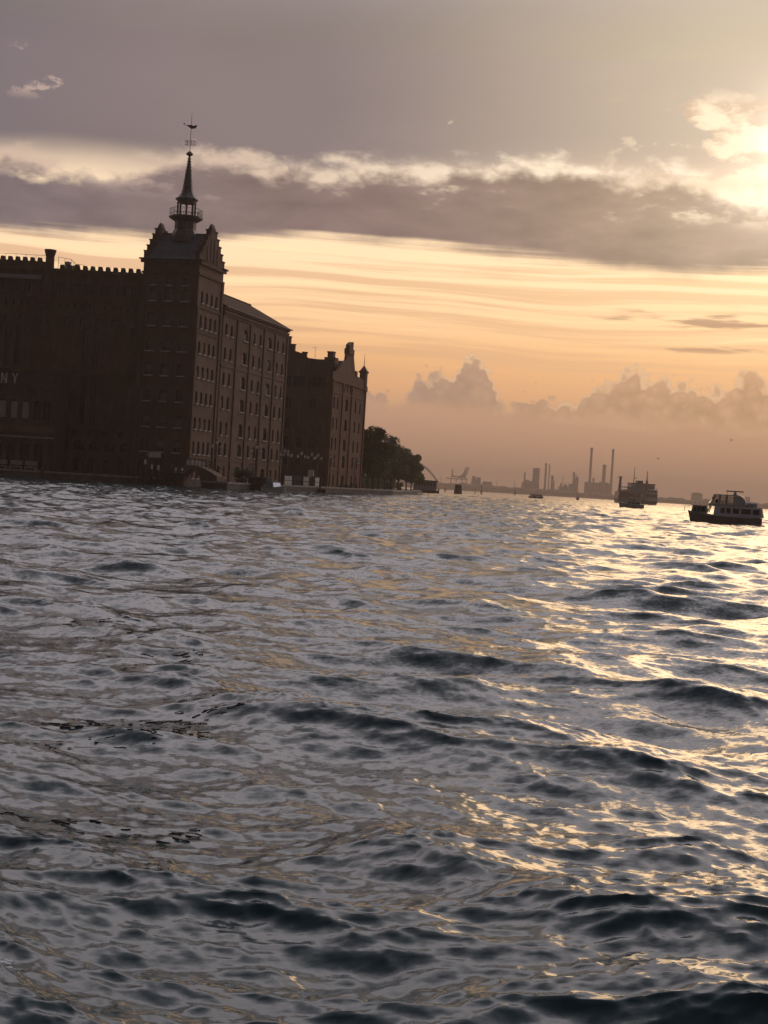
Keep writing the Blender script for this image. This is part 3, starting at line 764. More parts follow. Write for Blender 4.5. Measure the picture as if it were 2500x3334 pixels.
# ------------------------------------------------------------------ battlemented main block at the left
A_O = at(450, 1540, 247); A_RZ = R(-2)
def build_block():
    root = empty('mill_block', (A_O.x, A_O.y, 0), A_RZ)
    tag(root, 'broad dark brick mill block with battlements and a flared roof chimney', 'building')
    W, H = 62.0, 33.8
    X0 = -W
    ops = []
    for k in range(24): ops += [(W - 2.0 - 2.48 * k + dx, 29.9, 0.45, 1.75, 0) for dx in (-0.5, 0.0 + 0.05, 0.6)]
    ops += [(W - 1.9 - 1.24 * k, 27.6, 0.28, 0.85, 0) for k in range(46)]
    for k in range(24):
        ops.append((W - 2.7 - 2.49 * k, 24.9, 1.25, 1.4, 2))
    for x in (-9.7, -8.0, -22.4, -20.7, -34.0): ops += [(W + x, 9.0, 0.85, 7.9, 0), (W + x, 17.9, 0.85, 6.6, 0)]
    ops = [o for o in ops if not (o[1] > 24 and abs(o[0] - (W - 16.2)) < 1.1)]
    for k in range(12): ops.append((W - 2.4 - 2.5 * k, 4.9, 1.7, 1.6, 2))
    for k in range(8): ops.append((W - 2.8 - 2.5 * k, 1.5, 1.0, 2.2, 1))
    for k in range(8): ops.append((W - 3.3 - 2.5 * k, 7.2, 0.8, 1.3, 0))
    wall = facade(W, H, ops, 0.0, 0.45).build('wall', BR, root, (X0, 0, 0), recalc=False)
    for o in ops:
        p, f, si = win_meshes(o[2], o[3], 1 if o[2] < 1.6 else 2, True)
        if o[1] > 27 and o[2] < 0.3:
            link('slot', p, root, (X0 + o[0], 0.1, o[1])); continue
        w = link('window', p, root, (X0 + o[0], 0.1, o[1]))
        if o[2] > 0.4: link('frame', f, w)
    for z, h, pr in ((28.9, 0.3, 0.2), (29.4, 0.2, 0.12), (32.6, 0.25, 0.2), (33.3, 0.5, 0.35), (17.2, 0.3, 0.15), (8.2, 0.35, 0.3)):
        band(root, 'string_course', W, z, h, pr, BR, (X0, 0, 0), 0)
    for k in range(12):
        x = -0.6 - 1.23 * k
        MB().prism([(x - 0.38, 33.8), (x + 0.42, 33.8), (x + 0.26, 34.45), (x - 0.32, 34.45)], -0.30, 0.35).build('merlon', BR, root)
    up = MB().box(-W, -17.0, -0.15, 0.6, 33.81, 34.8).build('raised_parapet', BR, root)
    for k in range(18):
        x = -17.9 - 1.2 * k
        MB().prism([(x - 0.38, 34.8), (x + 0.42, 34.8), (x + 0.26, 35.4), (x - 0.32, 35.4)], -0.12, 0.5).build('merlon', BR, root)
    MB().lathe([(0.75, 27.0), (0.72, 35.2), (0.70, 35.6), (0.95, 36.5), (0.98, 36.75), (0.6, 36.76)], 10, (-16.25, 0.0, 0)).build('flared_chimney', BR, root)
    rl = MB(); rl.bar((-60, 1.2, 35.95), (-17, 1.2, 35.95), 0.035, 4)
    for k in range(26): rl.bar((-17.2 - 1.65 * k, 1.2, 34.5), (-17.2 - 1.65 * k, 1.2, 35.95), 0.03, 4)
    pts = [(-15.3, 35.9), (-13.2, 35.6), (-12.4, 34.9), (-11.2, 34.8), (-8.9, 33.5)]
    for a, b in zip(pts, pts[1:]):
        rl.bar((a[0], 1.6, a[1]), (b[0], 1.6, b[1]), 0.04, 4); rl.bar((a[0], 1.6, a[1] - 1.0), (b[0], 1.6, b[1] - 1.0), 0.03, 4)
        rl.bar((a[0], 1.6, a[1] - 2.0), (a[0], 1.6, a[1]), 0.04, 4); m_ = ((a[0] + b[0]) / 2, (a[1] + b[1]) / 2); rl.bar((m_[0], 1.6, m_[1] - 2.0), (m_[0], 1.6, m_[1]), 0.03, 4)
    rl.bar((-8.9, 1.0, 34.25), (-0.3, 1.0, 34.1), 0.02, 4)
    rl.build('roof_railing', IRON, root)
    pl = MB().box(-15.1, -12.2, 2.0, 3.6, 33.6, 34.7); pl.lathe([(0.3, 34.7), (0.55, 34.95), (0.5, 35.3), (0.1, 35.4)], 8, (-14.0, 2.7, 0)); pl.lathe([(0.3, 34.2), (0.5, 34.6), (0.4, 34.9)], 8, (-12.4, 2.4, 0))
    pl.build('roof_plant', GREYP, root)
    MB().box(-46, -17.4, -0.55, -0.36, 31.85, 32.5).build('sign_panel', GREYP, root)
    MB().box(-W, -0.3, 20, 20.4, 0, 33).box(-W, -W + 0.4, 0.1, 20, 0, 33).box(-W + 0.4, -0.1, 0.9, 0.95, 0.2, 33).build('inner_wall', FRAME, root)
    MB().box(-W, -0.05, 0.6, 20, 33.2, 33.5).build('roof_deck', CONC, root)
build_block()

# ------------------------------------------------------------------ low building with the lettering, far left
L_O = at(168, 1540, 238)
def build_low():
    root = empty('waterfront_hall', (L_O.x, L_O.y, 0), A_RZ)
    tag(root, 'low dark waterfront hall with pale letters NY and a colonnade', 'building')
    W = 34.0
    up = [(W + x, 9.1, 1.15, 3.0, 2) for x in [-2.8, -1.3, -4.7, -6.5, -8.3] + [-10.1 - 1.8 * k for k in range(10)]]
    dn = [(W - 2.2 - 2.15 * k, 1.5, 1.55, 3.9, 2) for k in range(14)]
    facade(W, 16.6, up + dn, 0.0, 0.45).build('wall', BR, root, (-W, 0, 0), recalc=False)
    for o in up:
        p, f, si = win_meshes(o[2], o[3], 1, True)
        w = link('window', p, root, (-W + o[0], 0.1, o[1])); link('frame', f, w)
        if o[0] < W - 4:
            bl = MB()
            for q in range(7): bl.box(-0.50 + 0.145 * q, -0.385 + 0.145 * q, 0.17, 0.20, 0.12, o[3] - 0.32)
            bl.build('blind', CURTAIN, w)
    for o in dn:
        p, f, si = win_meshes(o[2], o[3], 1, True)
        w = link('door', p, root, (-W + o[0], 0.1, o[1])); link('frame', f, w)
    for z, h, pr, mt in ((16.4, 0.4, 0.5, BR), (13.8, 0.35, 0.3, BR), (7.0, 1.1, 0.35, BR2), (6.2, 0.3, 0.2, STONE)):
        band(root, 'cornice', W, z, h, pr, mt, (-W, 0, 0), 0)
    for k in range(15):
        x = -1.15 - 2.15 * k
        MB().box(x - 0.32, x + 0.32, -0.30, 0.02, 1.2, 5.6).box(x - 0.42, x + 0.42, -0.42, 0.02, 5.6, 6.15).build('column', BR, root)
    MB().box(-W, -W + 0.4, 0.45, 8, 0, 16.5).box(-0.4, 0.0, 0.0, 8, 0, 16.5).box(-W + 0.4, -0.4, 0.95, 1.0, 0.2, 16.3).build('inner_wall', FRAME, root)
    MB().box(-W, 0.0, 0.5, 8, 16.3, 16.6).build('roof', CONC, root)
    sb = MB().box(-W, -0.2, -0.28, -0.01, 14.2, 16.3).build('fascia', FRAME, root)
    def letter(polys, x, z):
        m = MB()
        for pl in polys: m.prism([(x + a, z + b) for a, b in pl], -0.36, -0.285)
        m.build('letter', WHITE, sb)
    N_ = [[(0, 0), (0.24, 0), (0.24, 1.55), (0, 1.55)], [(0.72, 0), (0.96, 0), (0.96, 1.55), (0.72, 1.55)], [(0.241, 1.55), (0.52, 0.95 - 0.3), (0.719, 0.0), (0.44, 0.6)]]
    N_[2] = [(0.241, 1.55), (0.241, 1.05), (0.719, 0.0), (0.719, 0.5)]
    Y_ = [[(0.36, 0), (0.60, 0), (0.60, 0.72), (0.36, 0.72)], [(0.36, 0.721), (0.60, 0.721), (0.24, 1.55), (-0.03, 1.55)], [(0.49, 0.84), (0.60, 0.74), (0.99, 1.55), (0.73, 1.55)]]
    letter(N_, -8.65, 14.5); letter(Y_, -6.95, 14.5)
    for k in range(4):
        b = empty('quay_bench', tuple(Matrix.Translation((L_O.x, L_O.y, 0)) @ Matrix.Rotation(A_RZ, 4, 'Z') @ Vector((-2.6 - 2.35 * k, -2.6, 1.2))), A_RZ)
        tag(b, ('pale stone bench before the colonnade, nearest the mill', 'pale stone bench before the colonnade, second from the mill', 'pale stone bench before the colonnade, third from the mill', 'pale stone bench before the colonnade, farthest left')[k], 'bench', 'benches before the colonnade')
        MB().box(-0.95, 0.95, -0.25, 0.25, 0.42, 0.52).build('seat', SILL, b)
        MB().box(-0.95, 0.95, 0.26, 0.34, 0.75, 1.45).build('backrest', STONE, b)
        for x in (-0.8, 0.8): MB().box(x - 0.08, x + 0.08, -0.22, 0.33, 0.0, 0.415).build('leg', STONE, b)
build_low()
# ------------------------------------------------------------------ footbridge beside the tower
def build_bridge():
    root = empty('arched_footbridge', TL(2.55, -3.4), T_RZ)
    tag(root, 'small arched stone footbridge with railings at the foot of the tower', 'footbridge')
    def top(x): return 2.05 + 1.5 * math.cos(max(-1, min(1, x / 4.3)) * math.pi / 2) ** 1.0
    def arc(x): return -0.2 + 3.0 * math.sqrt(max(0.0, 1 - (x / 1.92) ** 2)) if abs(x) < 1.92 else -0.6
    xs = [-4.3 + 8.6 * q / 40 for q in range(41)]
    for y0, y1, nm, mt in ((-1.6, 1.6, 'arch', BR2),):
        m = MB()
        m.loft([[(x, y0, arc(x)), (x, y1, arc(x)), (x, y1, top(x)), (x, y0, top(x))] for x in xs])
        m.build(nm, mt, root)
    for y in (-1.5, 1.5):
        h = MB()
        for a, b in zip(xs[::2], xs[2::2]): h.bar((a, y, top(a) + 1.0), (b, y, top(b) + 1.0), 0.05, 5)
        rail = h.build('handrail', IRON, root)
        for k in range(15):
            x = -4.1 + 8.2 * k / 14; MB().bar((x, y, top(x)), (x, y, top(x) + 1.0), 0.03, 4).build('baluster', IRON, rail)
        for x in (-0.7, 0.0, 0.7):
            MB().box(x - 0.13, x + 0.13, y - 0.1, y + 0.1, top(x) + 0.02, top(x) + 0.85).build('stone_post', SILL, root)
build_bridge()

# ------------------------------------------------------------------ street lamps
def make_lamp():
    root = empty('street_lamp')
    p = MB().lathe([(0.26, 0), (0.26, 0.25), (0.16, 0.35), (0.13, 1.0), (0.08, 1.1), (0.065, 4.6), (0.05, 5.3)], 8)
    p.build('post', IRON, root)
    a = MB()
    for s in (-1, 1):
        a.bar((0, 0, 4.35), (s * 0.5, 0, 4.5), 0.035, 5).bar((s * 0.5, 0, 4.5), (s * 0.62, 0, 4.75), 0.03, 5)
    a.build('arm', IRON, root)
    for x, z in ((-0.62, 4.75), (0.62, 4.75), (0.0, 5.3)):
        l = MB().lathe([(0.12, 0), (0.22, 0.42)], 6, (x, 0, z)).build('lantern', FROST, root)
        MB().lathe([(0.26, 0.42), (0.20, 0.52), (0.05, 0.62), (0.02, 0.72)], 6, (x, 0, z)).build('lantern_cap', IRON, l)
    return root
lamps = [(700, 243, 'triple lantern street lamp beside the footbridge at the tower foot'),
         (829, 262, 'triple lantern street lamp before the middle of the canal wing'),
         (921, 284, 'triple lantern street lamp by the far corner of the canal wing'),
         (932, 292, 'triple lantern street lamp just right of the canal wing corner'),
         (977, 297, 'triple lantern street lamp before the recessed wall, alone in the gap'),
         (1010, 303, 'triple lantern street lamp before the recessed wall, left of a close pair'),
         (1030, 309, 'triple lantern street lamp before the recessed wall, right of a close pair'),
         (1070, 322, 'triple lantern street lamp at the left edge of the gabled building'),
         (1152, 341, 'triple lantern street lamp before the right half of the gabled building'),
         (1216, 386, 'triple lantern street lamp standing before the trees')]
lp = make_lamp()
for k, (px, D, lab) in enumerate(lamps):
    o = lp if k == 0 else copy_tree(lp)
    o.location = (atz(px, D), D, 1.2 if D < 350 else 1.0)
    o.rotation_euler = (0, 0, random.uniform(-0.5, 0.5)); o.scale = (1.15, 1.15, 1.12)
    tag(o, lab, 'street lamp', 'triple lantern lamps along the quay')

# ------------------------------------------------------------------ mooring poles, sign and landing stages
def pole(px, D, top, lab, grp, white=False, r=0.15, lean=0.0):
    root = empty('mooring_pole', (atz(px, D), D, -1.5))
    MB().lathe([(r, 0), (r, top + 0.9), (r * 0.9, top + 1.5)], 8).build('shaft', WOOD, root)
    if white: MB().lathe([(r * 1.08, top + 0.85), (r * 1.0, top + 1.45), (r * 0.4, top + 1.62)], 8).build('white_band', WHITE, root)
    root.rotation_euler = (0, lean, 0)
    tag(root, lab, 'mooring pole', grp)
PL = ['leftmost dark mooring pole of the cluster below the signboard', 'second dark mooring pole from the left below the signboard', 'dark mooring pole just left of the tallest white-tipped pole',
      'tallest white-tipped mooring pole, left of the signboard pole', 'dark mooring pole just right of the tallest white-tipped pole', 'dark mooring pole between the two left white-tipped poles',
      'white-tipped mooring pole just left of the signboard pole', 'white-tipped mooring pole just right of the signboard pole', 'rightmost dark mooring pole of the cluster below the signboard']
for k, (px, tp, wh) in enumerate([(438, 2.6, 0), (455, 2.9, 0), (463, 3.1, 0), (471, 3.9, 1), (477, 3.3, 0), (489, 3.0, 0), (496, 3.2, 1), (512, 3.1, 1), (517, 2.8, 0)]):
    pole(px, 236.5 + (k % 3) * 0.8, tp, PL[k], 'mooring poles below the signboard', wh, 0.16, random.uniform(-0.03, 0.03))
for k, px in enumerate((571, 592)):
    pole(px, 235.5, 2.9, 'white-tipped mooring pole left of the footbridge arch' if k else 'white-tipped mooring pole by the dark landing stage', 'poles by the landing stage', True)
pole(141, 231.0, 1.9, 'short dark mooring post before the colonnade at far left', 'posts off the colonnade', False, 0.28)

def build_sign():
    root = empty('channel_signboard', at(503, 1535, 236.0) * 1.0, R(-6)); root.location.z = -1.5
    tag(root, 'pale rectangular signboards on a thin pole above the mooring poles', 'sign')
    MB().bar((0, 0, 0), (0, 0, 6.6), 0.06, 6).build('pole', IRON, root)
    MB().box(-1.0, 0.85, -0.12, -0.06, 5.85, 6.75).build('board', SILL, root)
    MB().box(-1.35, -0.7, 0.1, 0.15, 5.95, 6.6).build('board', GREYP, root)
build_sign()
def build_stage():
    root = empty('landing_stage', at(565, 1560, 236.5)); root.location.z = 0
    tag(root, 'low dark floating landing stage left of the footbridge', 'pontoon')
    MB().box(-1.9, 1.7, -1.2, 1.2, -0.4, 0.7).build('float', WOOD, root)
    for x in (-1.8, -0.6, 0.6, 1.6): MB().box(x - 0.05, x + 0.05, -1.1, -1.0, 0.7, 2.4).build('post', IRON, root)
    for k in range(3): MB().box(-1.75 + 1.2 * k, -0.65 + 1.15 * k, -1.08, -1.04, 0.9, 2.2).build('panel', GLASS, root)
    MB().box(-2.0, 1.8, -1.3, 1.3, 2.4, 2.55).build('roof', COPPER, root)
build_stage()

def build_pontoon():
    D = 292; root = empty('ferry_landing', (atz(992, D), D, 0), R(-4))
    tag(root, 'ferry landing with pale fence panels and dark piles before the recessed wall', 'pontoon')
    MB().box(-3.9, 4.3, -1.5, 2.0, -0.5, 0.75).build('float', WOOD, root)
    x = -3.7
    for k, w in enumerate((1.7, 1.8, 1.3, 1.0, 1.2)):
        f = MB().box(x, x + w - 0.18, -1.46, -1.42, 0.95, 2.9).build('fence_panel', FROST if k % 2 == 0 else GREYP, root)
        MB().box(x - 0.04, x + 0.06, -1.52, -1.47, 0.75, 3.0).build('post', IRON, f)
        MB().box(x, x + w - 0.18, -1.50, -1.465, 2.0, 2.08).build('rail', IRON, f)
        x += w
    MB().box(0.55, 1.6, 0.2, 0.7, 0.75, 4.3).build('notice_panel', SILL, root)
    for k, x in enumerate((-3.8, -2.0, -0.2, 1.7, 3.2)):
        MB().lathe([(0.2, -1.5), (0.2, 3.0), (0.12, 3.2)], 8, (x, -1.9, 0)).build('pile', WOOD, root)
build_pontoon()
def build_wharf():
    D = 331; root = empty('timber_wharf', (atz(1112, D), D, 0), R(-10))
    tag(root, 'pale low wharf wall with dark piles below the gabled building', 'wharf')
    for k in range(6):
        MB().box(-3.4 + 1.15 * k, -2.4 + 1.15 * k, -0.2, 0.1, 0.3, 1.75).build('wall_panel', STONE, root)
        MB().lathe([(0.17, -1.5), (0.16, 2.1), (0.1, 2.3)], 8, (-2.3 + 1.15 * k - 0.02, -0.45, 0)).build('pile', WOOD, root)
    MB().box(-3.5, 3.5, 0.12, 2.0, 0.9, 1.3).build('deck', WOOD, root)
build_wharf()
def build_banner():
    root = empty('hanging_banner', (atz(813, 259), 259, 1.2))
    tag(root, 'pale upright panel on a post before the canal wing', 'panel')
    MB().bar((0.45, 0, 0), (0.45, 0, 3.4), 0.05, 6).build('post', IRON, root)
    MB().box(-0.4, 0.38, -0.03, 0.03, 1.2, 3.2).build('panel', SILL, root)
build_banner()

# ------------------------------------------------------------------ trees
def crown_mesh(seed, n, rx, rz, size):
    rng = random.Random(seed); mb = MB(); lobes = []
    for k in range(24):
        a = rng.uniform(0, 2 * math.pi); e = rng.uniform(-0.5, 1.0); r = rng.uniform(0.25, 0.92)
        lobes.append((r * math.cos(a) * rx, r * math.sin(a) * rx, e * rz * 0.62, rng.uniform(0.2, 0.42) * rx))
    for k in range(n):
        lx, ly, lz, lr = lobes[rng.randrange(len(lobes))]
        d = Vector((rng.gauss(0, 1), rng.gauss(0, 1), rng.gauss(0, 1))).normalized() * lr * rng.uniform(0.55, 1.06) ** 0.6
        c = Vector((lx, ly, lz)) + d
        u = Vector((rng.gauss(0, 1), rng.gauss(0, 1), rng.gauss(0, 0.7))).normalized(); w = u.orthogonal().normalized()
        s = size * rng.uniform(0.6, 1.3)
        mb.add([c - u * s, c - w * s * 0.45, c + u * s, c + w * s * 0.45], [(0, 1, 2, 3)])
    return mb.mesh('crown', LEAF)
def trunk_mesh(seed, h, top):
    rng = random.Random(seed); mb = MB()
    mb.lathe([(0.42, 0), (0.30, 0.6), (0.24, h * 0.6), (0.18, h)], 8)
    for k in range(7):
        a = rng.uniform(0, 2 * math.pi); z = h * rng.uniform(0.7, 1.0); r = rng.uniform(1.6, 3.0)
        mb.bar((0, 0, z), (r * math.cos(a), r * math.sin(a), z + top * rng.uniform(0.25, 0.6)), 0.14, 5, 0.04)
    mb.bar((0, 0, h), (0.3, 0.2, h + top * 0.6), 0.18, 5, 0.05)
    return mb.mesh('trunk', BARK)
CR = [crown_mesh(s, 7000, 5.4, 7.6, 0.36) for s in (1, 2, 3)]
TK = [trunk_mesh(s, 3.6, 8.0) for s in (1, 2, 3)]
trees = [(1176, 368, 16.8, 'tallest leafy tree half hidden behind the gabled building corner'), (1196, 385, 16.6, 'tall leafy tree just right of the gabled building'),
         (1212, 402, 15.2, 'leafy tree behind the last street lamp'), (1232, 420, 14.8, 'rounded leafy tree, fourth in the waterside row'),
         (1252, 440, 14.4, 'rounded leafy tree in the middle of the waterside row'), (1272, 462, 13.8, 'leafy tree, third from the right end of the row'),
         (1296, 488, 13.3, 'leafy tree, second from the right end of the row'), (1322, 512, 13.2, 'leafy tree at the right end of the waterside row'),
         (1338, 530, 11.0, 'small low tree beside the boathouse at the row end')]
for k, (px, D, H, lab) in enumerate(trees):
    root = empty('broadleaf_tree', (atz(px, D), D, 1.0), random.uniform(0, 6.28))
    s = H / 14.2; root.scale = (s, s, s)
    link('trunk', TK[k % 3], root); link('crown', CR[k % 3], root, (0, 0, 7.0))
    tag(root, lab, 'tree', 'trees along the waterside')
for k, (px, D, lab) in enumerate([(788, 256, 'dark shrub in a planter before the canal wing'), (1262, 500, 'low shrub under the trees, left'), (1300, 520, 'low shrub under the trees, right')]):
    root = empty('quay_shrub', (atz(px, D), D, 1.0 if D > 300 else 1.2))
    tag(root, lab, 'shrub')
    link('foliage', CR[k], root, (0, 0, 1.2)).scale = (0.28, 0.28, 0.2)
    MB().box(-0.9, 0.9, -0.5, 0.5, 0, 0.6).build('planter', WOOD, root)

def hedge():
    rng = random.Random(12); mb = MB()
    for k in range(9000):
        f = rng.random(); D = 372 + 175 * f; x = atz(1165 + 182 * f, D) - 7.5 + rng.gauss(0, 1.0); z = 1.0 + 4.4 * rng.random() ** 0.8 * (0.8 + 0.25 * math.sin(f * 40) + 0.1 * math.sin(f * 97))
        c = Vector((x, D, z)); u = Vector((rng.gauss(0, 1), rng.gauss(0, 1), rng.gauss(0, 0.7))).normalized(); w = u.orthogonal().normalized(); q = 0.42 * rng.uniform(0.6, 1.3)
        mb.add([c - u * q, c - w * q * 0.5, c + u * q, c + w * q * 0.5], [(0, 1, 2, 3)])
    root = empty('garden_hedge', (0, 0, 0)); tag(root, 'dark unclipped hedge filling in behind the waterside tree trunks', 'hedge')
    link('foliage', mb.mesh('foliage', LEAF), root)
    st = MB()
    for k in range(24):
        f = (k + 0.5) / 24; D = 372 + 175 * f; x = atz(1165 + 182 * f, D) - 7.5; st.bar((x, D, 0.9), (x + 0.3, D, 4.2), 0.09, 5, 0.03)
    st.build('stems', BARK, root)
hedge()

# ------------------------------------------------------------------ boathouse, dolphin, channel posts
def build_boathouse():
    D = 640; root = empty('boathouse', (atz(1386, D), D, 0))
    tag(root, 'low flat-roofed boathouse on a dark pontoon beyond the trees', 'boathouse')
    MB().box(-6.2, 5.6, -3, 3, -0.5, 1.2).build('float', WOOD, root)
    ops = [(1.0 + 1.25 * k, 2.9, 1.0, 1.7, 0) for k in range(7)]
    facade(9.6, 5.0, ops, 1.2, 0.3).build('wall', GREYP, root, (-5.2, -2.2, 0), recalc=False)
    for o in ops:
        p, f, s_ = win_meshes(o[2], o[3], 1, False); w = link('window', p, root, (-5.2 + o[0], -2.2, o[1])); link('frame', f, w)
    MB().box(-5.2, -5.0, -2.2, 2.2, 1.2, 5.0).box(4.2, 4.4, -2.2, 2.2, 1.2, 5.0).box(-5.0, 4.2, 2.0, 2.2, 1.2, 5.0).build('side_wall', GREYP, root)
    MB().box(-5.8, 5.0, -2.8, 2.8, 5.0, 5.35).build('roof', COPPER, root)
    MB().box(4.9, 5.5, -2.9, -2.4, 1.2, 2.1).build('bollard', WOOD, root)
build_boathouse()
def build_dolphin():
    D = 760; root = empty('timber_dolphin', (atz(1491, D), D, -1.5))
    tag(root, 'stout dark tapered timber dolphin standing alone in the channel', 'dolphin')
    for k in range(9):
        a = k * 2 * math.pi / 9
        MB().bar((1.7 * math.cos(a), 1.7 * math.sin(a), 0), (1.15 * math.cos(a), 1.15 * math.sin(a), 6.2), 0.62, 7, 0.45).build('pile', WOOD, root)
    MB().lathe([(1.3, 5.2), (1.65, 5.3), (1.65, 5.6), (1.3, 5.7)], 12).build('iron_band', IRON, root)
    MB().lathe([(1.45, 0), (1.0, 6.3)], 10).build('core', WOOD, root)
build_dolphin()
for px, D, h, lab in [(1449, 1150, 5.5, 'tripod channel marker just right of the boathouse'), (1547, 1250, 3.5, 'thin channel post far right of the dolphin'),
                      (1567, 1000, 6.0, 'tripod channel marker left of the water taxis'), (1676, 1500, 9.0, 'paired far channel posts left of the water taxis')]:
    root = empty('channel_marker', (atz(px, D), D, -1.5)); tag(root, lab, 'channel marker', 'timber channel markers')
    for k in range(3):
        a = k * 2.1
        MB().bar((0.9 * math.cos(a), 0.9 * math.sin(a), 0), (0.12 * math.cos(a), 0.12 * math.sin(a), h * 0.75), 0.28, 6, 0.22).build('pile', WOOD, root)
    MB().bar((0, 0, h * 0.6), (0, 0, h + 1.5), 0.12, 5).build('staff', IRON, root)

# ------------------------------------------------------------------ boats
def hull(L, B, H, rake=0.9, n=14, tran=0.75):
    """bow at +x; rings from stern to bow, keel below water"""
    rings = []
    for q in range(n + 1):
        f = q / n; x = -L / 2 + L * f
        w = B / 2 * (tran + (1 - tran) * math.sin(min(1, f / 0.45) * math.pi / 2)) * (1 - max(0, (f - 0.5) / 0.5) ** 2.2 * 0.985)
        sh = H * (1 + 0.42 * max(0, f - 0.35) ** 2 / 0.42)
        lean = rake * max(0, (f - 0.6) / 0.4) ** 2
        k = 0.80 - 0.35 * f
        rings.append([(x - lean, -w * k * 0.9, -0.45), (x - lean * 0.5, -w * (0.93 - 0.15 * f), 0.12 * H), (x, -w, sh), (x, w, sh), (x - lean * 0.5, w * (0.93 - 0.15 * f), 0.12 * H), (x - lean, w * k * 0.9, -0.45)])
    return MB().loft(rings)
def boat_root(name, px, D, yaw, lab, grp=None, sink=0.0):
    x = atz(px, D); root = empty(name, (x, D, -sink), yaw); tag(root, lab, 'boat', grp); return root
def rub(root, L, B, H, mat):
    m = MB(); prev = None
    for q in range(15):
        f = q / 14; x = -L / 2 + L * f
        w = B / 2 * (0.75 + 0.25 * math.sin(min(1, f / 0.45) * math.pi / 2)) * (1 - max(0, (f - 0.5) / 0.5) ** 2.2 * 0.985)
        z = H * (1 + max(0, f - 0.35) ** 2) - 0.05
        cur = (x, w, z)
        if prev:
            m.bar(prev, cur, 0.06, 5); m.bar((prev[0], -prev[1], prev[2]), (cur[0], -cur[1], cur[2]), 0.06, 5)
        prev = cur
    m.build('rubbing_strake', mat, root)
def cabin(root, name, x0, x1, hw, z0, z1, mat, slopef=0.3, slopeb=0.1, inset=0.12, wins=(), wz=(0.3, 0.8), glass=None, roofmat=None):
    m = MB().loft([[(x0, -hw, z0), (x1, -hw, z0), (x1, hw, z0), (x0, hw, z0)], [(x0 + slopeb, -hw + inset, z1), (x1 - slopef, -hw + inset, z1), (x1 - slopef, hw - inset, z1), (x0 + slopeb, hw - inset, z1)]])
    c = m.build(name, mat, root)
    hh = z1 - z0
    for a, b in wins:
        for s in (-1, 1):
            y0 = hw - inset * wz[0] + 0.012; y1 = hw - inset * wz[1] + 0.012
            MB().add([(a, s * y0, z0 + hh * wz[0]), (b, s * y0, z0 + hh * wz[0]), (b, s * y1, z0 + hh * wz[1]), (a, s * y1, z0 + hh * wz[1]),
                      (a, s * (y0 - 0.03), z0 + hh * wz[0]), (b, s * (y0 - 0.03), z0 + hh * wz[0]), (b, s * (y1 - 0.03), z0 + hh * wz[1]), (a, s * (y1 - 0.03), z0 + hh * wz[1])],
                     [(0, 1, 2, 3), (7, 6, 5, 4), (0, 4, 5, 1), (1, 5, 6, 2), (2, 6, 7, 3), (3, 7, 4, 0)]).build('window', glass or GLASS, c)
    fw = (hw - 0.25)
    xf = lambda z: x1 - slopef * z + 0.015
    MB().add([(xf(wz[0]), -fw, z0 + hh * wz[0]), (xf(wz[0]), fw, z0 + hh * wz[0]), (xf(wz[1]), fw - inset * 0.5, z0 + hh * wz[1]), (xf(wz[1]), -fw + inset * 0.5, z0 + hh * wz[1])], [(0, 1, 2, 3)]).build('windscreen', GLASS, c)
    if roofmat: MB().box(x0 + slopeb - 0.12, x1 - slopef + 0.12, -hw + inset - 0.08, hw - inset + 0.08, z1 + 0.002, z1 + 0.08).build('roof', roofmat, root)
    return c

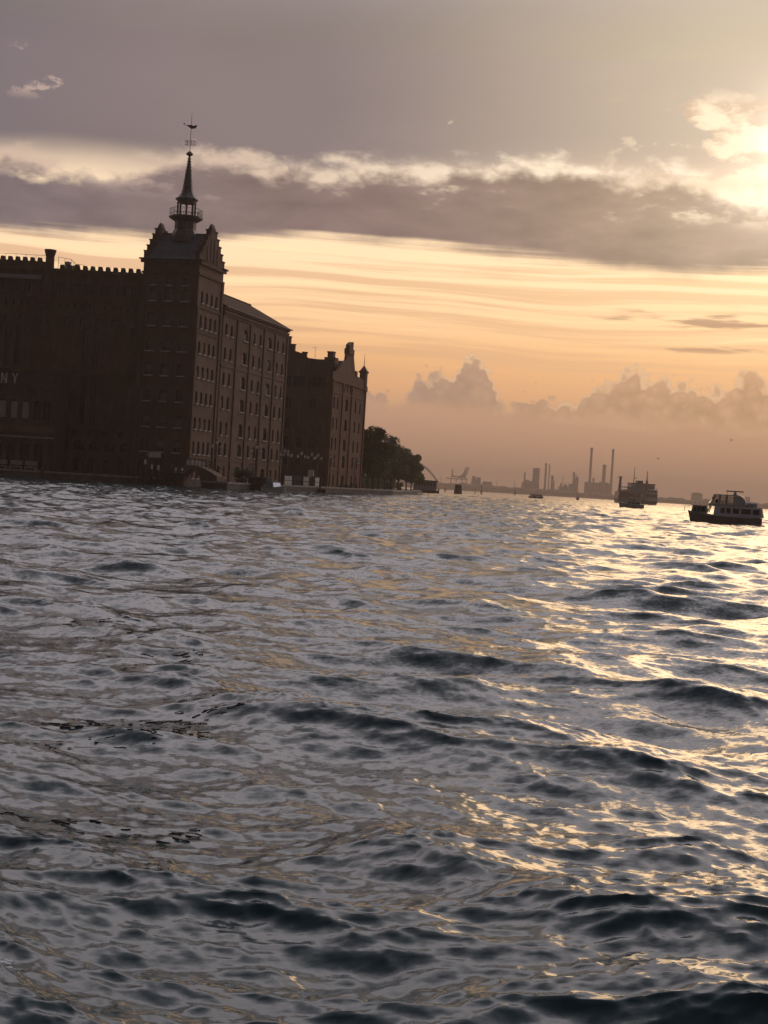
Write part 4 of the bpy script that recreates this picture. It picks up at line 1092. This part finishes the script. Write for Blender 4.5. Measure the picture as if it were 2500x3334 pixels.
PALE = mat_simple('cream_paint', (0.58, 0.55, 0.50), 0.4, 0.1, 1.5)
def build_passenger_boat():
    L, B = 9.0, 3.2
    root = boat_root('passenger_boat', 2361, 190, R(180 - 16), 'dark-hulled cabin passenger boat with radar bar on its wheelhouse, rightmost boat', sink=0.05)
    hull(L, B, 1.05, 0.7).build('hull', HULLB, root, smooth=False)
    rub(root, L, B, 1.08, WHITE)
    MB().box(-L / 2 + 0.2, L / 2 - 2.2, -B / 2 + 0.2, B / 2 - 0.2, 0.95, 1.12).build('deck', GREYP, root)
    cabin(root, 'aft_cabin', -4.7, 1.3, 1.42, 1.12, 2.3, WHITE, 0.1, 0.25, 0.14, [(-4.2, -3.4), (-3.2, -2.0), (-1.8, -1.0), (-0.75, -0.25), (-0.05, 0.45)], (0.28, 0.82))
    cabin(root, 'fore_cabin', 2.2, 4.1, 1.05, 1.15, 2.15, GREYP, 0.25, 0.0, 0.12, [(2.3, 2.8), (2.95, 3.3), (3.4, 3.75)], (0.3, 0.88), roofmat=CANVAS)
    # wheelhouse: glass between posts, rounded solid back
    wh = MB()
    z0, z1 = 2.3, 3.6
    for s in (-1, 1):
        for xa, xb in ((2.05, 1.35), (0.85, 0.72), (-0.1, -0.1)): wh.bar((xa, s * 1.28, z0 - 0.9 if xa > 2 else z0), (xb, s * 1.08, z1), 0.075, 5)
    wh.box(-2.4, 1.9, -1.3, 1.3, 2.3, 2.55)
    wh.loft([[(-2.55, y, 2.55), (-0.95, y, 2.55), (-0.95, y * 0.88, 3.58), (-1.75, y * 0.88, 3.58), (-2.2, y * 0.9, 3.42), (-2.45, y * 0.95, 3.05)] for y in (-1.24, 1.24)])
    who = wh.build('wheelhouse', PALE, root)
    for xa, xb in ((-0.92, -0.15), (-0.05, 0.70), (0.85, 1.4)):
        for s in (-1, 1): MB().add([(xa, s * 1.25, 2.56), (xb, s * 1.25, 2.56), (xb, s * 1.09, 3.58), (xa, s * 1.09, 3.58)], [(0, 1, 2, 3)]).build('window', CLEAR, who)
    MB().add([(1.98, -1.2, 2.55), (1.98, 1.2, 2.55), (1.40, 1.05, 3.58), (1.40, -1.05, 3.58)], [(0, 1, 2, 3)]).build('windscreen', CLEAR, who)
    MB().loft([[(1.62, y, 3.60), (1.2, y, 3.72), (-1.6, y, 3.74), (-2.1, y, 3.60), (-1.6, y, 3.605), (1.2, y, 3.605)] for y in (-1.18, 1.18)]).build('roof', WHITE, who)
    MB().box(0.9, 1.2, -0.3, 0.3, 2.62, 3.1).build('helm', VARN, who)
    r = MB().lathe([(0.22, 3.72), (0.2, 3.95), (0.1, 4.1)], 8, (-1.1, 0, 0)).build('radar_pedestal', GREYP, root)
    MB().box(-2.1, 0.0, -0.5, -0.34, 4.11, 4.25).build('radar_bar', DARKP, r)
    MB().bar((-0.2, 0.6, 3.7), (-0.2, 0.6, 4.3), 0.03, 4).build('aerial', IRON, root)
    MB().lathe([(0.28, -0.7), (0.3, -0.6), (0.3, 0.6), (0.28, 0.7)], 8).build('raft_canister', GREYP, root, (-3.1, -0.7, 2.62), (0, R(90), 0))
    rl = MB()
    for a, b in (((2.2, 1.2), (4.9, 0.2)), ((2.2, -1.2), (4.9, -0.2))):
        rl.bar((*a, 1.95), (*b, 2.15), 0.03, 4)
        for q in range(4): f = q / 3; rl.bar((a[0] + (b[0] - a[0]) * f, a[1] + (b[1] - a[1]) * f, 1.2 + 0.2 * f), (a[0] + (b[0] - a[0]) * f, a[1] + (b[1] - a[1]) * f, 1.95 + 0.2 * f), 0.025, 4)
    rl.build('railing', IRON, root)
build_passenger_boat()

def build_cruiser():
    root = boat_root('cabin_cruiser', 2056, 425, R(180 - 12), 'small white-decked cabin cruiser passing in front of the car ferry')
    hull(7.0, 2.6, 1.15, 0.6).build('hull', PALE, root); rub(root, 7.0, 2.6, 1.2, WHITE)
    MB().box(-3.2, 1.6, -1.1, 1.1, 1.05, 1.2).build('deck', WHITE, root)
    cabin(root, 'cabin', -2.6, 1.4, 1.05, 1.2, 1.85, WHITE, 0.5, 0.0, 0.12, [(-2.3, -1.2), (-1.0, -0.1), (0.1, 0.8)], (0.2, 0.8), roofmat=WHITE)
    MB().box(-2.7, -1.4, -1.0, 1.0, 1.95, 2.05).build('hard_top', WHITE, root)
    MB().bar((1.2, 0, 1.9), (1.6, 0, 2.5), 0.06, 5).build('light_mast', WHITE, root)
    m = MB(); m.lathe([(0.22, 1.9), (0.26, 2.2), (0.14, 2.5), (0.1, 2.55), (0.13, 2.62), (0.14, 2.75), (0.06, 2.85)], 8, (-0.6, 0.3, 0))
    p = m.build('person', DARKP); p.location = root.location; p.rotation_euler = root.rotation_euler
    tag(p, 'dark-clothed person standing in the small white cabin cruiser', 'person')
build_cruiser()

def taxi(px, D, yaw, lab, L=8.0):
    root = boat_root('water_taxi', px, D, yaw, lab, 'far water taxis')
    hull(L, 2.4, 0.95, 0.7).build('hull', VARN if px < 1800 else DARKP, root)
    rub(root, L, 2.4, 1.0, WHITE)
    cabin(root, 'cabin', -2.2, 1.5, 1.0, 0.95, 2.25, WHITE, 0.5, 0.2, 0.14, [(-1.8, -0.8), (-0.6, 0.2), (0.35, 0.95)], (0.35, 0.85), roofmat=VARN)
    MB().box(-3.6, -2.4, -0.9, 0.9, 0.9, 1.1).build('stern_seat', CANVAS, root)
    return root
taxi(1736, 830, R(-70), 'left of two water taxis running side by side far out')
taxi(1756, 850, R(-62), 'right of two water taxis running side by side far out')
t3 = taxi(1881, 1080, R(80), 'lone dark launch far out between the taxis and the ferry')

def build_speedboat():
    root = boat_root('speedboat', 897, 229, R(-50), 'small white speedboat with grey canopy in front of the mill quay')
    hull(5.2, 2.0, 0.85, 0.8).build('hull', WHITE, root); rub(root, 5.2, 2.0, 0.88, GREYP)
    MB().loft([[(-1.6, -0.85, 0.85), (0.6, -0.85, 0.9), (0.6, 0.85, 0.9), (-1.6, 0.85, 0.85)], [(-1.3, -0.6, 1.75), (0.1, -0.6, 1.8), (0.1, 0.6, 1.8), (-1.3, 0.6, 1.75)]]).build('canopy', CANVAS, root)
    MB().add([(0.75, -0.8, 0.95), (0.75, 0.8, 0.95), (0.3, 0.62, 1.65), (0.3, -0.62, 1.65)], [(0, 1, 2, 3)]).build('windscreen', CLEAR, root)
    MB().box(-2.75, -2.4, -0.25, 0.25, 0.2, 1.25).build('outboard', GREYP, root)
    MB().bar((1.4, 0, 0.95), (1.4, 0, 1.9), 0.04, 5).build('staff', WHITE, root)
build_speedboat()
def build_barge():
    root = boat_root('moored_launch', 860, 250, R(-30), 'dark covered launch moored at the quay beside the white speedboat')
    hull(7.5, 2.3, 1.0, 0.8).build('hull', DARKP, root)
    cabin(root, 'cabin', -2.6, 1.2, 0.95, 1.0, 2.3, WOOD, 0.3, 0.2, 0.14, [(-2.2, -1.2), (-1.0, -0.1)], (0.35, 0.85), roofmat=CANVAS)
build_barge()

def build_ferry():
    D = 1000; root = boat_root('car_ferry', 2070, D, R(4), 'large car ferry with tall funnel and two masts, far out right of centre')
    root.location.z = 0
    MB().loft([[(-12.6, -6, -1), (11.5, -6, -1), (11.5, 6, -1), (-12.6, 6, -1)], [(-13.2, -6.5, 3.0), (13.0, -6.5, 2.2), (13.0, 6.5, 2.2), (-13.2, 6.5, 3.0)]]).build('hull', DARKP, root)
    MB().loft([[(-13.2, -6.5, 3.0), (-6.5, -6.5, 3.0), (-6.5, 6.5, 3.0), (-13.2, 6.5, 3.0)], [(-12.6, -6.3, 7.6), (-6.5, -6.3, 7.8), (-6.5, 6.3, 7.8), (-12.6, 6.3, 7.6)]]).build('bow_visor', DARKP, root)
    MB().box(-6.5, 4.3, -6.2, 6.2, 2.6, 4.2).build('car_deck_side', GREYP, root)
    MB().box(-6.5, 4.3, 3.0, 6.2, 4.2, 6.6).build('far_bulwark', WHITE, root)
    MB().box(-6.4, -3.6, -6.2, 2.9, 4.2, 6.6).build('stair_house', DARKP, root)
    MB().box(-9.0, 4.3, -6.3, 6.3, 6.6, 9.0).build('upper_deck', GREYP, root)
    MB().box(-9.4, -4.9, -6.0, 6.0, 10.2, 10.8).build('bridge_wing', GREYP, root)
    h = MB().box(-4.9, 4.2, -5.6, 5.6, 9.0, 13.2).build('superstructure', GREYP, root)
    for k in range(2): MB().box(-4.2 + 1.3 * k, -3.3 + 1.3 * k, -5.68, -5.6, 11.4, 12.4).build('window', SILL, h)
    MB().box(3.0, 4.0, -5.68, -5.6, 9.8, 10.2).build('window', SILL, h)
    MB().box(-5.2, 4.4, -5.8, 5.8, 13.2, 13.5).build('bridge_roof', DARKP, root)
    MB().box(-0.4, 3.2, -3, 3, 13.5, 15.2).build('radar_house', DARKP, root)
    a = MB().loft([[(4.5, -6.4, 2.2), (12.6, -6.4, 2.0), (12.6, 6.4, 2.0), (4.5, 6.4, 2.2)], [(5.4, -6.2, 10.2), (12.4, -6.2, 9.6), (12.4, 6.2, 9.6), (5.4, 6.2, 10.2)]]).build('aft_house', WHITE, root)
    for k in range(5): MB().box(5.7 + 1.35 * k, 6.6 + 1.3 * k, -6.42, -6.36, 4.6, 6.8).build('window', GLASS, a)
    for k in range(3): MB().box(6.4 + 1.9 * k, 7.4 + 1.9 * k, -6.34, -6.26, 8.0, 9.2).build('window', GLASS, a)
    b = MB().box(5.4, 10.4, -5.8, 5.8, 10.0, 13.0).build('aft_bridge', GREYP, root)
    for k in range(2): MB().box(6.6 + 2.0 * k, 7.5 + 2.0 * k, -5.88, -5.8, 11.6, 12.6).build('window', SILL, b)
    MB().box(5.2, 11.0, -6.0, 6.0, 13.0, 13.4).build('aft_roof', DARKP, root)
    f = MB().loft([[(-12.2, -1.0, 7.6), (-10.4, -1.0, 7.6), (-10.4, 1.0, 7.6), (-12.2, 1.0, 7.6)], [(-11.6, -0.8, 16.6), (-10.4, -0.8, 16.6), (-10.4, 0.8, 16.6), (-11.6, 0.8, 16.6)]]).build('funnel', GREYP, root)
    MB().box(-12.2, -10.0, -1.0, 1.0, 16.6, 17.2).build('funnel_cap', DARKP, f)
    MB().bar((-2.2, 0, 13.5), (-2.0, 0, 24.5), 0.28, 6, 0.12).build('mast', IRON, root)
    MB().box(-1.6, -0.7, -0.3, 0.3, 16.4, 17.0).build('mast_lamp', DARKP, root)
    t = MB().loft([[(3.9, -6.9, 3.0), (5.6, -6.9, 3.0), (5.6, -5.7, 3.0), (3.9, -5.7, 3.0)], [(4.3, -6.8, 15.4), (5.6, -6.8, 15.4), (5.6, -5.8, 15.4), (4.3, -5.8, 15.4)]]).build('stair_tower', GREYP, root)
    MB().bar((4.9, -6.3, 15.4), (5.0, -6.3, 21.6), 0.3, 6, 0.15).build('mast', IRON, root)
    m = MB()
    for z, w in ((15.9, 1.1), (17.5, 0.9), (19.8, 0.9)): m.box(4.9 - w * 0.7, 4.9 + w, -6.4, -6.2, z, z + 0.18)
    m.build('yard', IRON, root)
    r = MB()
    for z in (10.9, 11.5):
        r.bar((10.4, -6.0, z), (12.4, -6.0, z - 0.4), 0.06, 4)
    for k in range(4): r.bar((10.5 + 0.6 * k, -6.0, 9.6), (10.5 + 0.6 * k, -6.0, 11.5 - 0.13 * k), 0.05, 4)
    r.build('railing', IRON, root)
build_ferry()

# ------------------------------------------------------------------ far shore
def far_shore():
    D0 = 3950.0
    pts = [(-2600, D0), (2600, D0), (2600, D0 + 900), (-2600, D0 + 900)]
    slab('far_shore', pts, -2, 2.5, mat_simple('far_ground', (0.10, 0.09, 0.06), 0.9, 0.3, 0.02))
    rng = np.random.default_rng(4); n = 900; xs = np.linspace(-1600, 1600, n)
    base = 13.0 + 3.5 * np.sin(xs / 410 + 0.6) + 2.0 * np.sin(xs / 131)
    prof = base + 1.6 * np.convolve(rng.standard_normal(n), np.ones(5) / 2.2, 'same')
    prof = np.clip(prof, 6, 22)
    v, f = [], []
    for i in range(n):
        w = rng.uniform(-4, 4)
        v += [(xs[i], D0 + 12 + w, 2.0), (xs[i], D0 + 14 + w, prof[i] * 0.7), (xs[i], D0 + 26 + w, prof[i]), (xs[i], D0 + 60, prof[i] * 0.8), (xs[i], D0 + 70, 2.0)]
    for i in range(n - 1):
        for j in range(4): a = i * 5 + j; f.append((a, a + 5, a + 6, a + 1))
    mb = MB(); mb.v, mb.f = v, f
    o = mb.build('far_woods', mat_simple('far_foliage', (0.06, 0.07, 0.03), 0.9, 0.3, 0.05)); tag(o, 'dark wooded embankment along the far shore', 'woods', kind='stuff')
far_shore()
FD = 4080.0; KM = FD / FPX
def zf(px, py): return at(px, py, FD).z
def xf_(px): return atz(px, FD)
def stack(px, top, w, lab, grp='far factory chimneys', flare=0.0, band=True):
    z = zf(px, top); r = w * KM / 2
    root = empty('factory_chimney', (xf_(px), FD + random.uniform(0, 40), 2.0)); tag(root, lab, 'chimney', grp)
    MB().lathe([(r * 1.12, 0), (r, z * 0.35), (r * 0.92, z - 2)], 14).build('shaft', CONC, root)
    MB().lathe([(r * 1.0, z - 9), (r * 1.05, z - 8.5), (r * 1.02, z - 2.5), (r * 1.0 + flare, z - 2)], 14).build('rim', STEEL, root)
stack(1917, 1457, 8.5, 'tallest far factory chimney, left of the tall pair')
stack(1993, 1461, 8.0, 'tall far factory chimney, right of the tall pair, behind the ferry')
stack(1966, 1512, 12.0, 'thick shorter chimney between the two tallest far chimneys')
stack(1774, 1507, 7.0, 'thicker of the slim twin far chimneys left of centre')
stack(1787, 1511, 4.0, 'thinner of the slim twin far chimneys left of centre')
stack(1795, 1548, 8.5, 'short thick stack right of the slim twin chimneys')
stack(1801.5, 1566, 4.0, 'shortest stack right of the slim twin chimneys')
stack(1709, 1537, 6.0, 'chimney at the left end of the far power station')
stack(1864, 1537, 7.0, 'stack with a hooked pipe between the chimney groups')
stack(1932, 1555, 6.0, 'small capped stack at the foot of the tallest chimney', flare=1.0)
def plant(px0, px1, top, lab, cat='factory building', name='factory_building', dd=0, pieces=()):
    x0, x1 = xf_(px0), xf_(px1); z = zf((px0 + px1) / 2, top)
    root = empty(name, ((x0 + x1) / 2, FD + 15 + dd, 2.0)); tag(root, lab, cat, 'far factory buildings')
    w = (x1 - x0) / 2
    MB().box(-w, w, 0, 26, 0, z - 2).build('hall', STEEL, root)
    for a, b, t in pieces:
        MB().box((a - (px0 + px1) / 2) * KM, (b - (px0 + px1) / 2) * KM, 4, 20, z - 2.02, zf((a + b) / 2, t) - 2).build('roof_structure', STEEL, root)
    n = max(2, int(w / 5))
    for k in range(n): MB().box(-w + (2 * w) * (k + 0.2) / n, -w + 2 * w * (k + 0.6) / n, -0.4, 0.05, 3, max(4, z - 7)).build('wall_bay', CONC, root)
plant(1700, 1755, 1572, 'stepped boiler house at the left end of the far power station', pieces=((1705, 1722, 1562), (1722, 1735, 1566), (1736, 1742, 1564)))
plant(1735, 1745, 1524, 'tall pale block left of the dark tower in the far power station', name='factory_tower', dd=8)
plant(1746, 1754, 1523, 'tall dark block at the right of the far boiler house', name='factory_tower')
plant(1822, 1850, 1584, 'low pipework sheds between the far chimney groups', pieces=((1826, 1829, 1572), (1836, 1847, 1579), (1840, 1844, 1574)))
plant(1854, 1868, 1575, 'narrow hall at the foot of the hooked stack')
plant(1906, 1952, 1571, 'wide turbine hall left of the thick chimney', pieces=((1912, 1926, 1568), (1938, 1945, 1571), (1947, 1952, 1573)))
plant(1950, 1990, 1573, 'turbine hall between the thick chimney and the ferry', dd=30, pieces=((1958, 1963, 1568), (1972, 1986, 1571)))
plant(1535, 1564, 1560, 'cluster of silos right of the container crane', pieces=((1536, 1548, 1550), (1551, 1564, 1554)))
plant(1572, 1601, 1568, 'low storage tank block right of the silos')
plant(2258, 2289, 1607, 'domed storage building on the far shore left of the passenger boat', pieces=((2262, 2284, 1604),))
plant(2426, 2446, 1632, 'small peaked plant on the far shore right of the passenger boat', pieces=((2430, 2441, 1627), (2434, 2437, 1617), (2443, 2445, 1618)))
def silo():
    px = 1875; z = zf(px, 1552); root = empty('domed_silo', (xf_(px), FD + 10, 2.0)); tag(root, 'domed silo with an arched pipe beside the hooked stack', 'silo')
    MB().lathe([(5.2, 0), (5.2, z - 8), (4.2, z - 4), (1.5, z - 2)], 14).build('body', STEEL, root)
    m = MB(); pr = None
    for q in range(9):
        a = math.pi * q / 8; c = (-4.0 - 4.0 * math.cos(a) + 3, 0, z - 4 + 7 * math.sin(a))
        if pr: m.bar(pr, c, 0.9, 6)
        pr = c
    m.build('arched_pipe', STEEL, root)
silo()
def pylon(px, top, lab):
    z = zf(px, top); root = empty('lattice_mast', (xf_(px), FD + 5, 2)); tag(root, lab, 'mast', 'far lattice masts')
    m = MB()
    for s in ((-1, -1), (1, -1), (1, 1), (-1, 1)): m.bar((s[0] * 1.6, s[1] * 1.6, 0), (s[0] * 0.3, s[1] * 0.3, z - 2), 0.35, 4)
    m.build('legs', STEEL, root)
    b = MB()
    for k in range(8):
        h0 = (z - 2) * k / 8; r0 = 1.6 - 1.3 * k / 8; b.bar((-r0, -r0, h0), (r0, -r0, h0 + (z - 2) / 8), 0.2, 4)
    b.build('bracing', STEEL, root)
pylon(1829, 1548, 'thin lattice mast between the far chimney groups')
pylon(1434, 1553, 'thin lattice mast just right of the arch bridge')
pylon(1673, 1559, 'thin lattice mast left of the power station')
pylon(1616, 1566, 'thin lattice mast right of the storage tanks')
def crane():
    px = 1495; root = empty('container_crane', (xf_(px), FD, 2.0)); tag(root, 'twin-boom container crane with raised jibs on the far shore', 'crane')
    P = lambda x, y: ((x - px) * KM, 0, zf(x, y) - 2)
    leg = MB()
    for x in (1466, 1483, 1502, 1516):
        a, b = P(x, 1578), P(x, 1556)
        for y in (-6, 6): leg.bar((a[0], y, 0), (b[0], y, b[2]), 1.3, 4)
    leg.build('legs', STEEL, root)
    MB().box(P(1450, 0)[0], P(1520, 0)[0], -5, 5, P(1480, 1560)[2], P(1480, 1556.5)[2]).build('lower_beam', STEEL, root)
    MB().box(P(1466, 0)[0], P(1507, 0)[0], -5, 5, P(1486, 1554)[2], P(1486, 1549)[2]).build('machinery_house', STEEL, root)
    MB().box(P(1467, 0)[0], P(1471.5, 0)[0], -3, 3, P(1469, 1551)[2], P(1469, 1528)[2]).build('tower', STEEL, root)
    for dx in (0, 8):
        a, b = P(1502 + dx, 1556), P(1514.5 + dx, 1521)
        MB().bar((a[0], -4 + dx, a[2]), (b[0], -4 + dx, b[2]), 2.6, 5, 2.0).build('boom', STEEL, root)
    MB().loft([[(P(1488, 0)[0], -4, P(1488, 1556)[2]), (P(1514, 0)[0], -4, P(1514, 1556)[2]), (P(1514, 0)[0], 4, P(1514, 1556)[2]), (P(1488, 0)[0], 4, P(1488, 1556)[2])],
               [(P(1504, 0)[0], -3, P(1504, 1541)[2]), (P(1512, 0)[0], -3, P(1512, 1541)[2]), (P(1512, 0)[0], 3, P(1512, 1541)[2]), (P(1504, 0)[0], 3, P(1504, 1541)[2])]]).build('a_frame', STEEL, root)
crane()
def arch_bridge():
    D = 3700; k = D / FPX; cx = 1342; hw = 86 * k; root = empty('arch_bridge', (atz(cx, D), D, 0)); tag(root, 'pale arched bridge half hidden behind the trees', 'bridge')
    H = at(cx, 1506, D).z; m = MB(); prev = None
    for q in range(29):
        f = -1 + 2 * q / 28; c = (f * hw, 0, 12 + (H - 12) * (1 - f * f))
        if prev: m.bar(prev, c, 2.6, 6)
        prev = c
    m.build('arch', STEEL, root)
    MB().box(-hw - 260, hw + 40, -4, 4, 11, 13.2).build('deck', CONC, root)
    for q in range(1, 14):
        f = -1 + 2 * q / 14; MB().bar((f * hw, 0, 13), (f * hw, 0, 12 + (H - 12) * (1 - f * f)), 0.25, 4).build('hanger', STEEL, root)
    for x in (-hw, hw): MB().box(x - 3, x + 3, -5, 5, -2, 11).build('pier', CONC, root)
arch_bridge()

# ------------------------------------------------------------------ gulls
def gull(loc, yaw, lab, fly=True, s=1.0):
    root = empty('gull', loc, yaw); root.scale = (s, s, s); tag(root, lab, 'bird')
    rings = []
    for x, r in ((-0.32, 0.02), (-0.2, 0.06), (0.0, 0.10), (0.14, 0.085), (0.2, 0.06), (0.27, 0.055), (0.31, 0.02), (0.36, 0.006)):
        rings.append([(x, r * math.cos(a), r * math.sin(a) + (0.04 if x > 0.18 else 0)) for a in [q * math.pi / 4 for q in range(8)]])
    MB().loft(rings).build('body', GREYP, root, smooth=True)
    if fly:
        for sd in (-1, 1):
            w = MB(); P_ = [(0.08, 0.08, 0.03), (0.14, 0.38, 0.16), (0.0, 0.72, 0.08)]; Q_ = [(-0.10, 0.08, 0.02), (-0.06, 0.38, 0.14), (-0.08, 0.72, 0.07)]
            for a in range(2):
                quad = [P_[a], P_[a + 1], Q_[a + 1], Q_[a]]
                w.loft([[(p[0], sd * p[1], p[2]) for p in quad], [(p[0], sd * p[1], p[2] + 0.015) for p in quad]])
            w.build('wing', GREYP, root)
    else:
        for sd in (-1, 1):
            MB().loft([[(-0.34, sd * 0.07, 0.0), (0.1, sd * 0.1, 0.0), (0.1, sd * 0.06, 0.09), (-0.3, sd * 0.03, 0.05)], [(-0.34, sd * 0.08, 0.0), (0.1, sd * 0.115, 0.0), (0.1, sd * 0.075, 0.1), (-0.3, sd * 0.045, 0.06)]]).build('wing', DARKP, root)
            MB().bar((0.0, sd * 0.04, -0.25), (0.0, sd * 0.04, -0.08), 0.012, 4).build('leg', VARN, root)
gull(at(2142, 1493, 150), 0.6, 'bird flying left of the ferry masts, the lower of two', True, 0.42 * 1.0)
gull(at(2381, 1433, 150), 0.2, 'bird gliding high above the passenger boat', True, 0.40)
gull(TL(-7.9, 13.2, 35.6), 0.3, 'gull perched on the wing roof beside the tower', False, 1.6)

# ------------------------------------------------------------------ floating weed and foam
def weed(name, cx, cy, w, h, n, lab, mat, seed, size=0.10):
    rng = random.Random(seed); mb = MB(); P = []
    for k in range(n):
        px = rng.gauss(cx, w); py = rng.gauss(cy, h)
        p = at(px, py, 10.0); d = p - Vector((0, 0, CAM_H)); s = -CAM_H / d.z
        P.append((d.x * s, d.y * s))
    for x, y in P:
        a = rng.uniform(-0.5, 0.5); L_ = size * rng.uniform(0.25, 1.1); wd = size * rng.uniform(0.02, 0.06); bend = rng.uniform(-1, 1) * 0.5
        n_ = 5; xs_, ys_ = [], []
        for q in range(n_):
            f = q / (n_ - 1) - 0.5; aa = a + bend * f
            xs_.append(x + 2 * L_ * f * math.cos(aa)); ys_.append(y + 2 * L_ * f * math.sin(aa))
        X0_, Y0_ = np.array(xs_), np.array(ys_); hz, dx, dy = sea(X0_, Y0_)
        rings = []
        for q in range(n_):
            ww = wd * (1 - abs(2 * q / (n_ - 1) - 1) ** 2 * 0.8)
            cx_, cy_, cz = X0_[q] + dx[q], Y0_[q] + dy[q], hz[q]
            rings.append([(cx_, cy_ - ww, cz), (cx_, cy_ + ww, cz), (cx_, cy_ + ww * 0.6, cz + 0.008), (cx_, cy_ - ww * 0.6, cz + 0.008)])
        mb.loft(rings)
    tag(mb.build(name, mat), lab, None, None, 'stuff')
WEED = mat_simple('brown_seaweed', (0.13, 0.055, 0.035), 0.3, 0.35, 20.0)
FOAM = mat_simple('foam', (0.62, 0.66, 0.68), 0.8, 0.1, 20.0)
for k, (cx, cy, w, h, n, lab, sz) in enumerate([
        (330, 2030, 90, 7, 22, 'thin wisp of dark seaweed drifting highest up at left', 0.10), (560, 2068, 70, 6, 30, 'dark seaweed clump drifting at left in the middle distance', 0.09),
        (600, 2130, 90, 6, 20, 'sparse dark seaweed strands below the middle-distance clump', 0.09),
        (270, 2350, 120, 13, 36, 'brown seaweed raft drifting at far left', 0.055), (600, 2345, 60, 16, 26, 'small clump of brown seaweed right of the left raft', 0.05),
        (420, 2400, 150, 7, 22, 'loose brown seaweed strands under the left raft', 0.05),
        (200, 2610, 150, 14, 18, 'near scatter of brown seaweed at left edge', 0.04), (520, 2638, 110, 9, 20, 'near line of brown seaweed left of centre', 0.045)]):
    weed('floating_seaweed', cx, cy, w, h, n, lab, WEED, k + 1, sz)
def foam(cx, cy, n, lab, seed):
    rng = random.Random(seed); mb = MB()
    for k in range(n):
        p = at(rng.gauss(cx, 38), rng.gauss(cy, 13), 10.0); d = p - Vector((0, 0, CAM_H)); q = -CAM_H / d.z
        x, y = d.x * q, d.y * q; h_, dx, dy = sea(np.array([x]), np.array([y])); r_ = rng.uniform(0.006, 0.024)
        mb.lathe([(r_, -0.02), (r_, 0.002), (r_ * 0.8, 0.004 + r_ * 0.05), (r_ * 0.1, 0.004 + r_ * 0.07)], 9, (x + float(dx[0]), y + float(dy[0]), float(h_[0])))
    tag(mb.build('foam', FOAM, smooth=True), lab, None, None, 'stuff')
foam(35, 3150, 90, 'pale patch of foam at the lower left edge', 5)

def bow_wave(x0, y0, x1, y1, n, amp, lab, seed):
    """churned white water along a hull: overlapping low lumps"""
    rng = random.Random(seed); mb = MB()
    for k in range(n):
        f = rng.random(); x = x0 + (x1 - x0) * f + rng.gauss(0, 0.12); y = y0 + (y1 - y0) * f - abs(rng.gauss(0, 0.35)); r_ = amp * rng.uniform(0.35, 1.2)
        z = sea_z(x, y); w = rng.uniform(1.4, 3.2)
        mb.loft([[(x + w * rr * math.cos(a), y + rr * math.sin(a) * 0.8, z + hh) for a in [q * math.pi / 4 for q in range(8)]] for rr, hh in ((r_, -0.1), (r_ * 0.85, r_ * 0.35), (r_ * 0.3, r_ * 0.75))])
    tag(mb.build('bow_wave', FOAM, smooth=True), lab, None, None, 'stuff')
_x = atz(2361, 190)
bow_wave(_x - 5.2, 189.2, _x + 4.4, 187.8, 70, 0.10, 'broken white water along the passenger boat hull', 3)
_x = atz(897, 229)
bow_wave(_x - 2.6, 228.6, _x + 1.4, 227.0, 26, 0.08, 'white water round the small speedboat', 4)
_x = atz(2056, 425)
bow_wave(_x - 3.6, 423.6, _x + 3.2, 423.2, 30, 0.10, 'white water along the cabin cruiser hull', 8)

# ------------------------------------------------------------------ air
def haze():
    m = bpy.data.materials.new('haze'); m.use_nodes = True
    nt = m.node_tree; nt.nodes.clear()
    v = nt.nodes.new('ShaderNodeVolumePrincipled'); out = nt.nodes.new('ShaderNodeOutputMaterial')
    v.inputs['Color'].default_value = (0.95, 0.74, 0.58, 1); v.inputs['Density'].default_value = 2.1e-4; v.inputs['Anisotropy'].default_value = 0.4
    nt.links.new(v.outputs[0], out.inputs['Volume'])
    o = MB().box(-9500, 9500, -9500, 9500, -3.2, 125).build('haze', m)
    tag(o, kind='stuff')
haze()
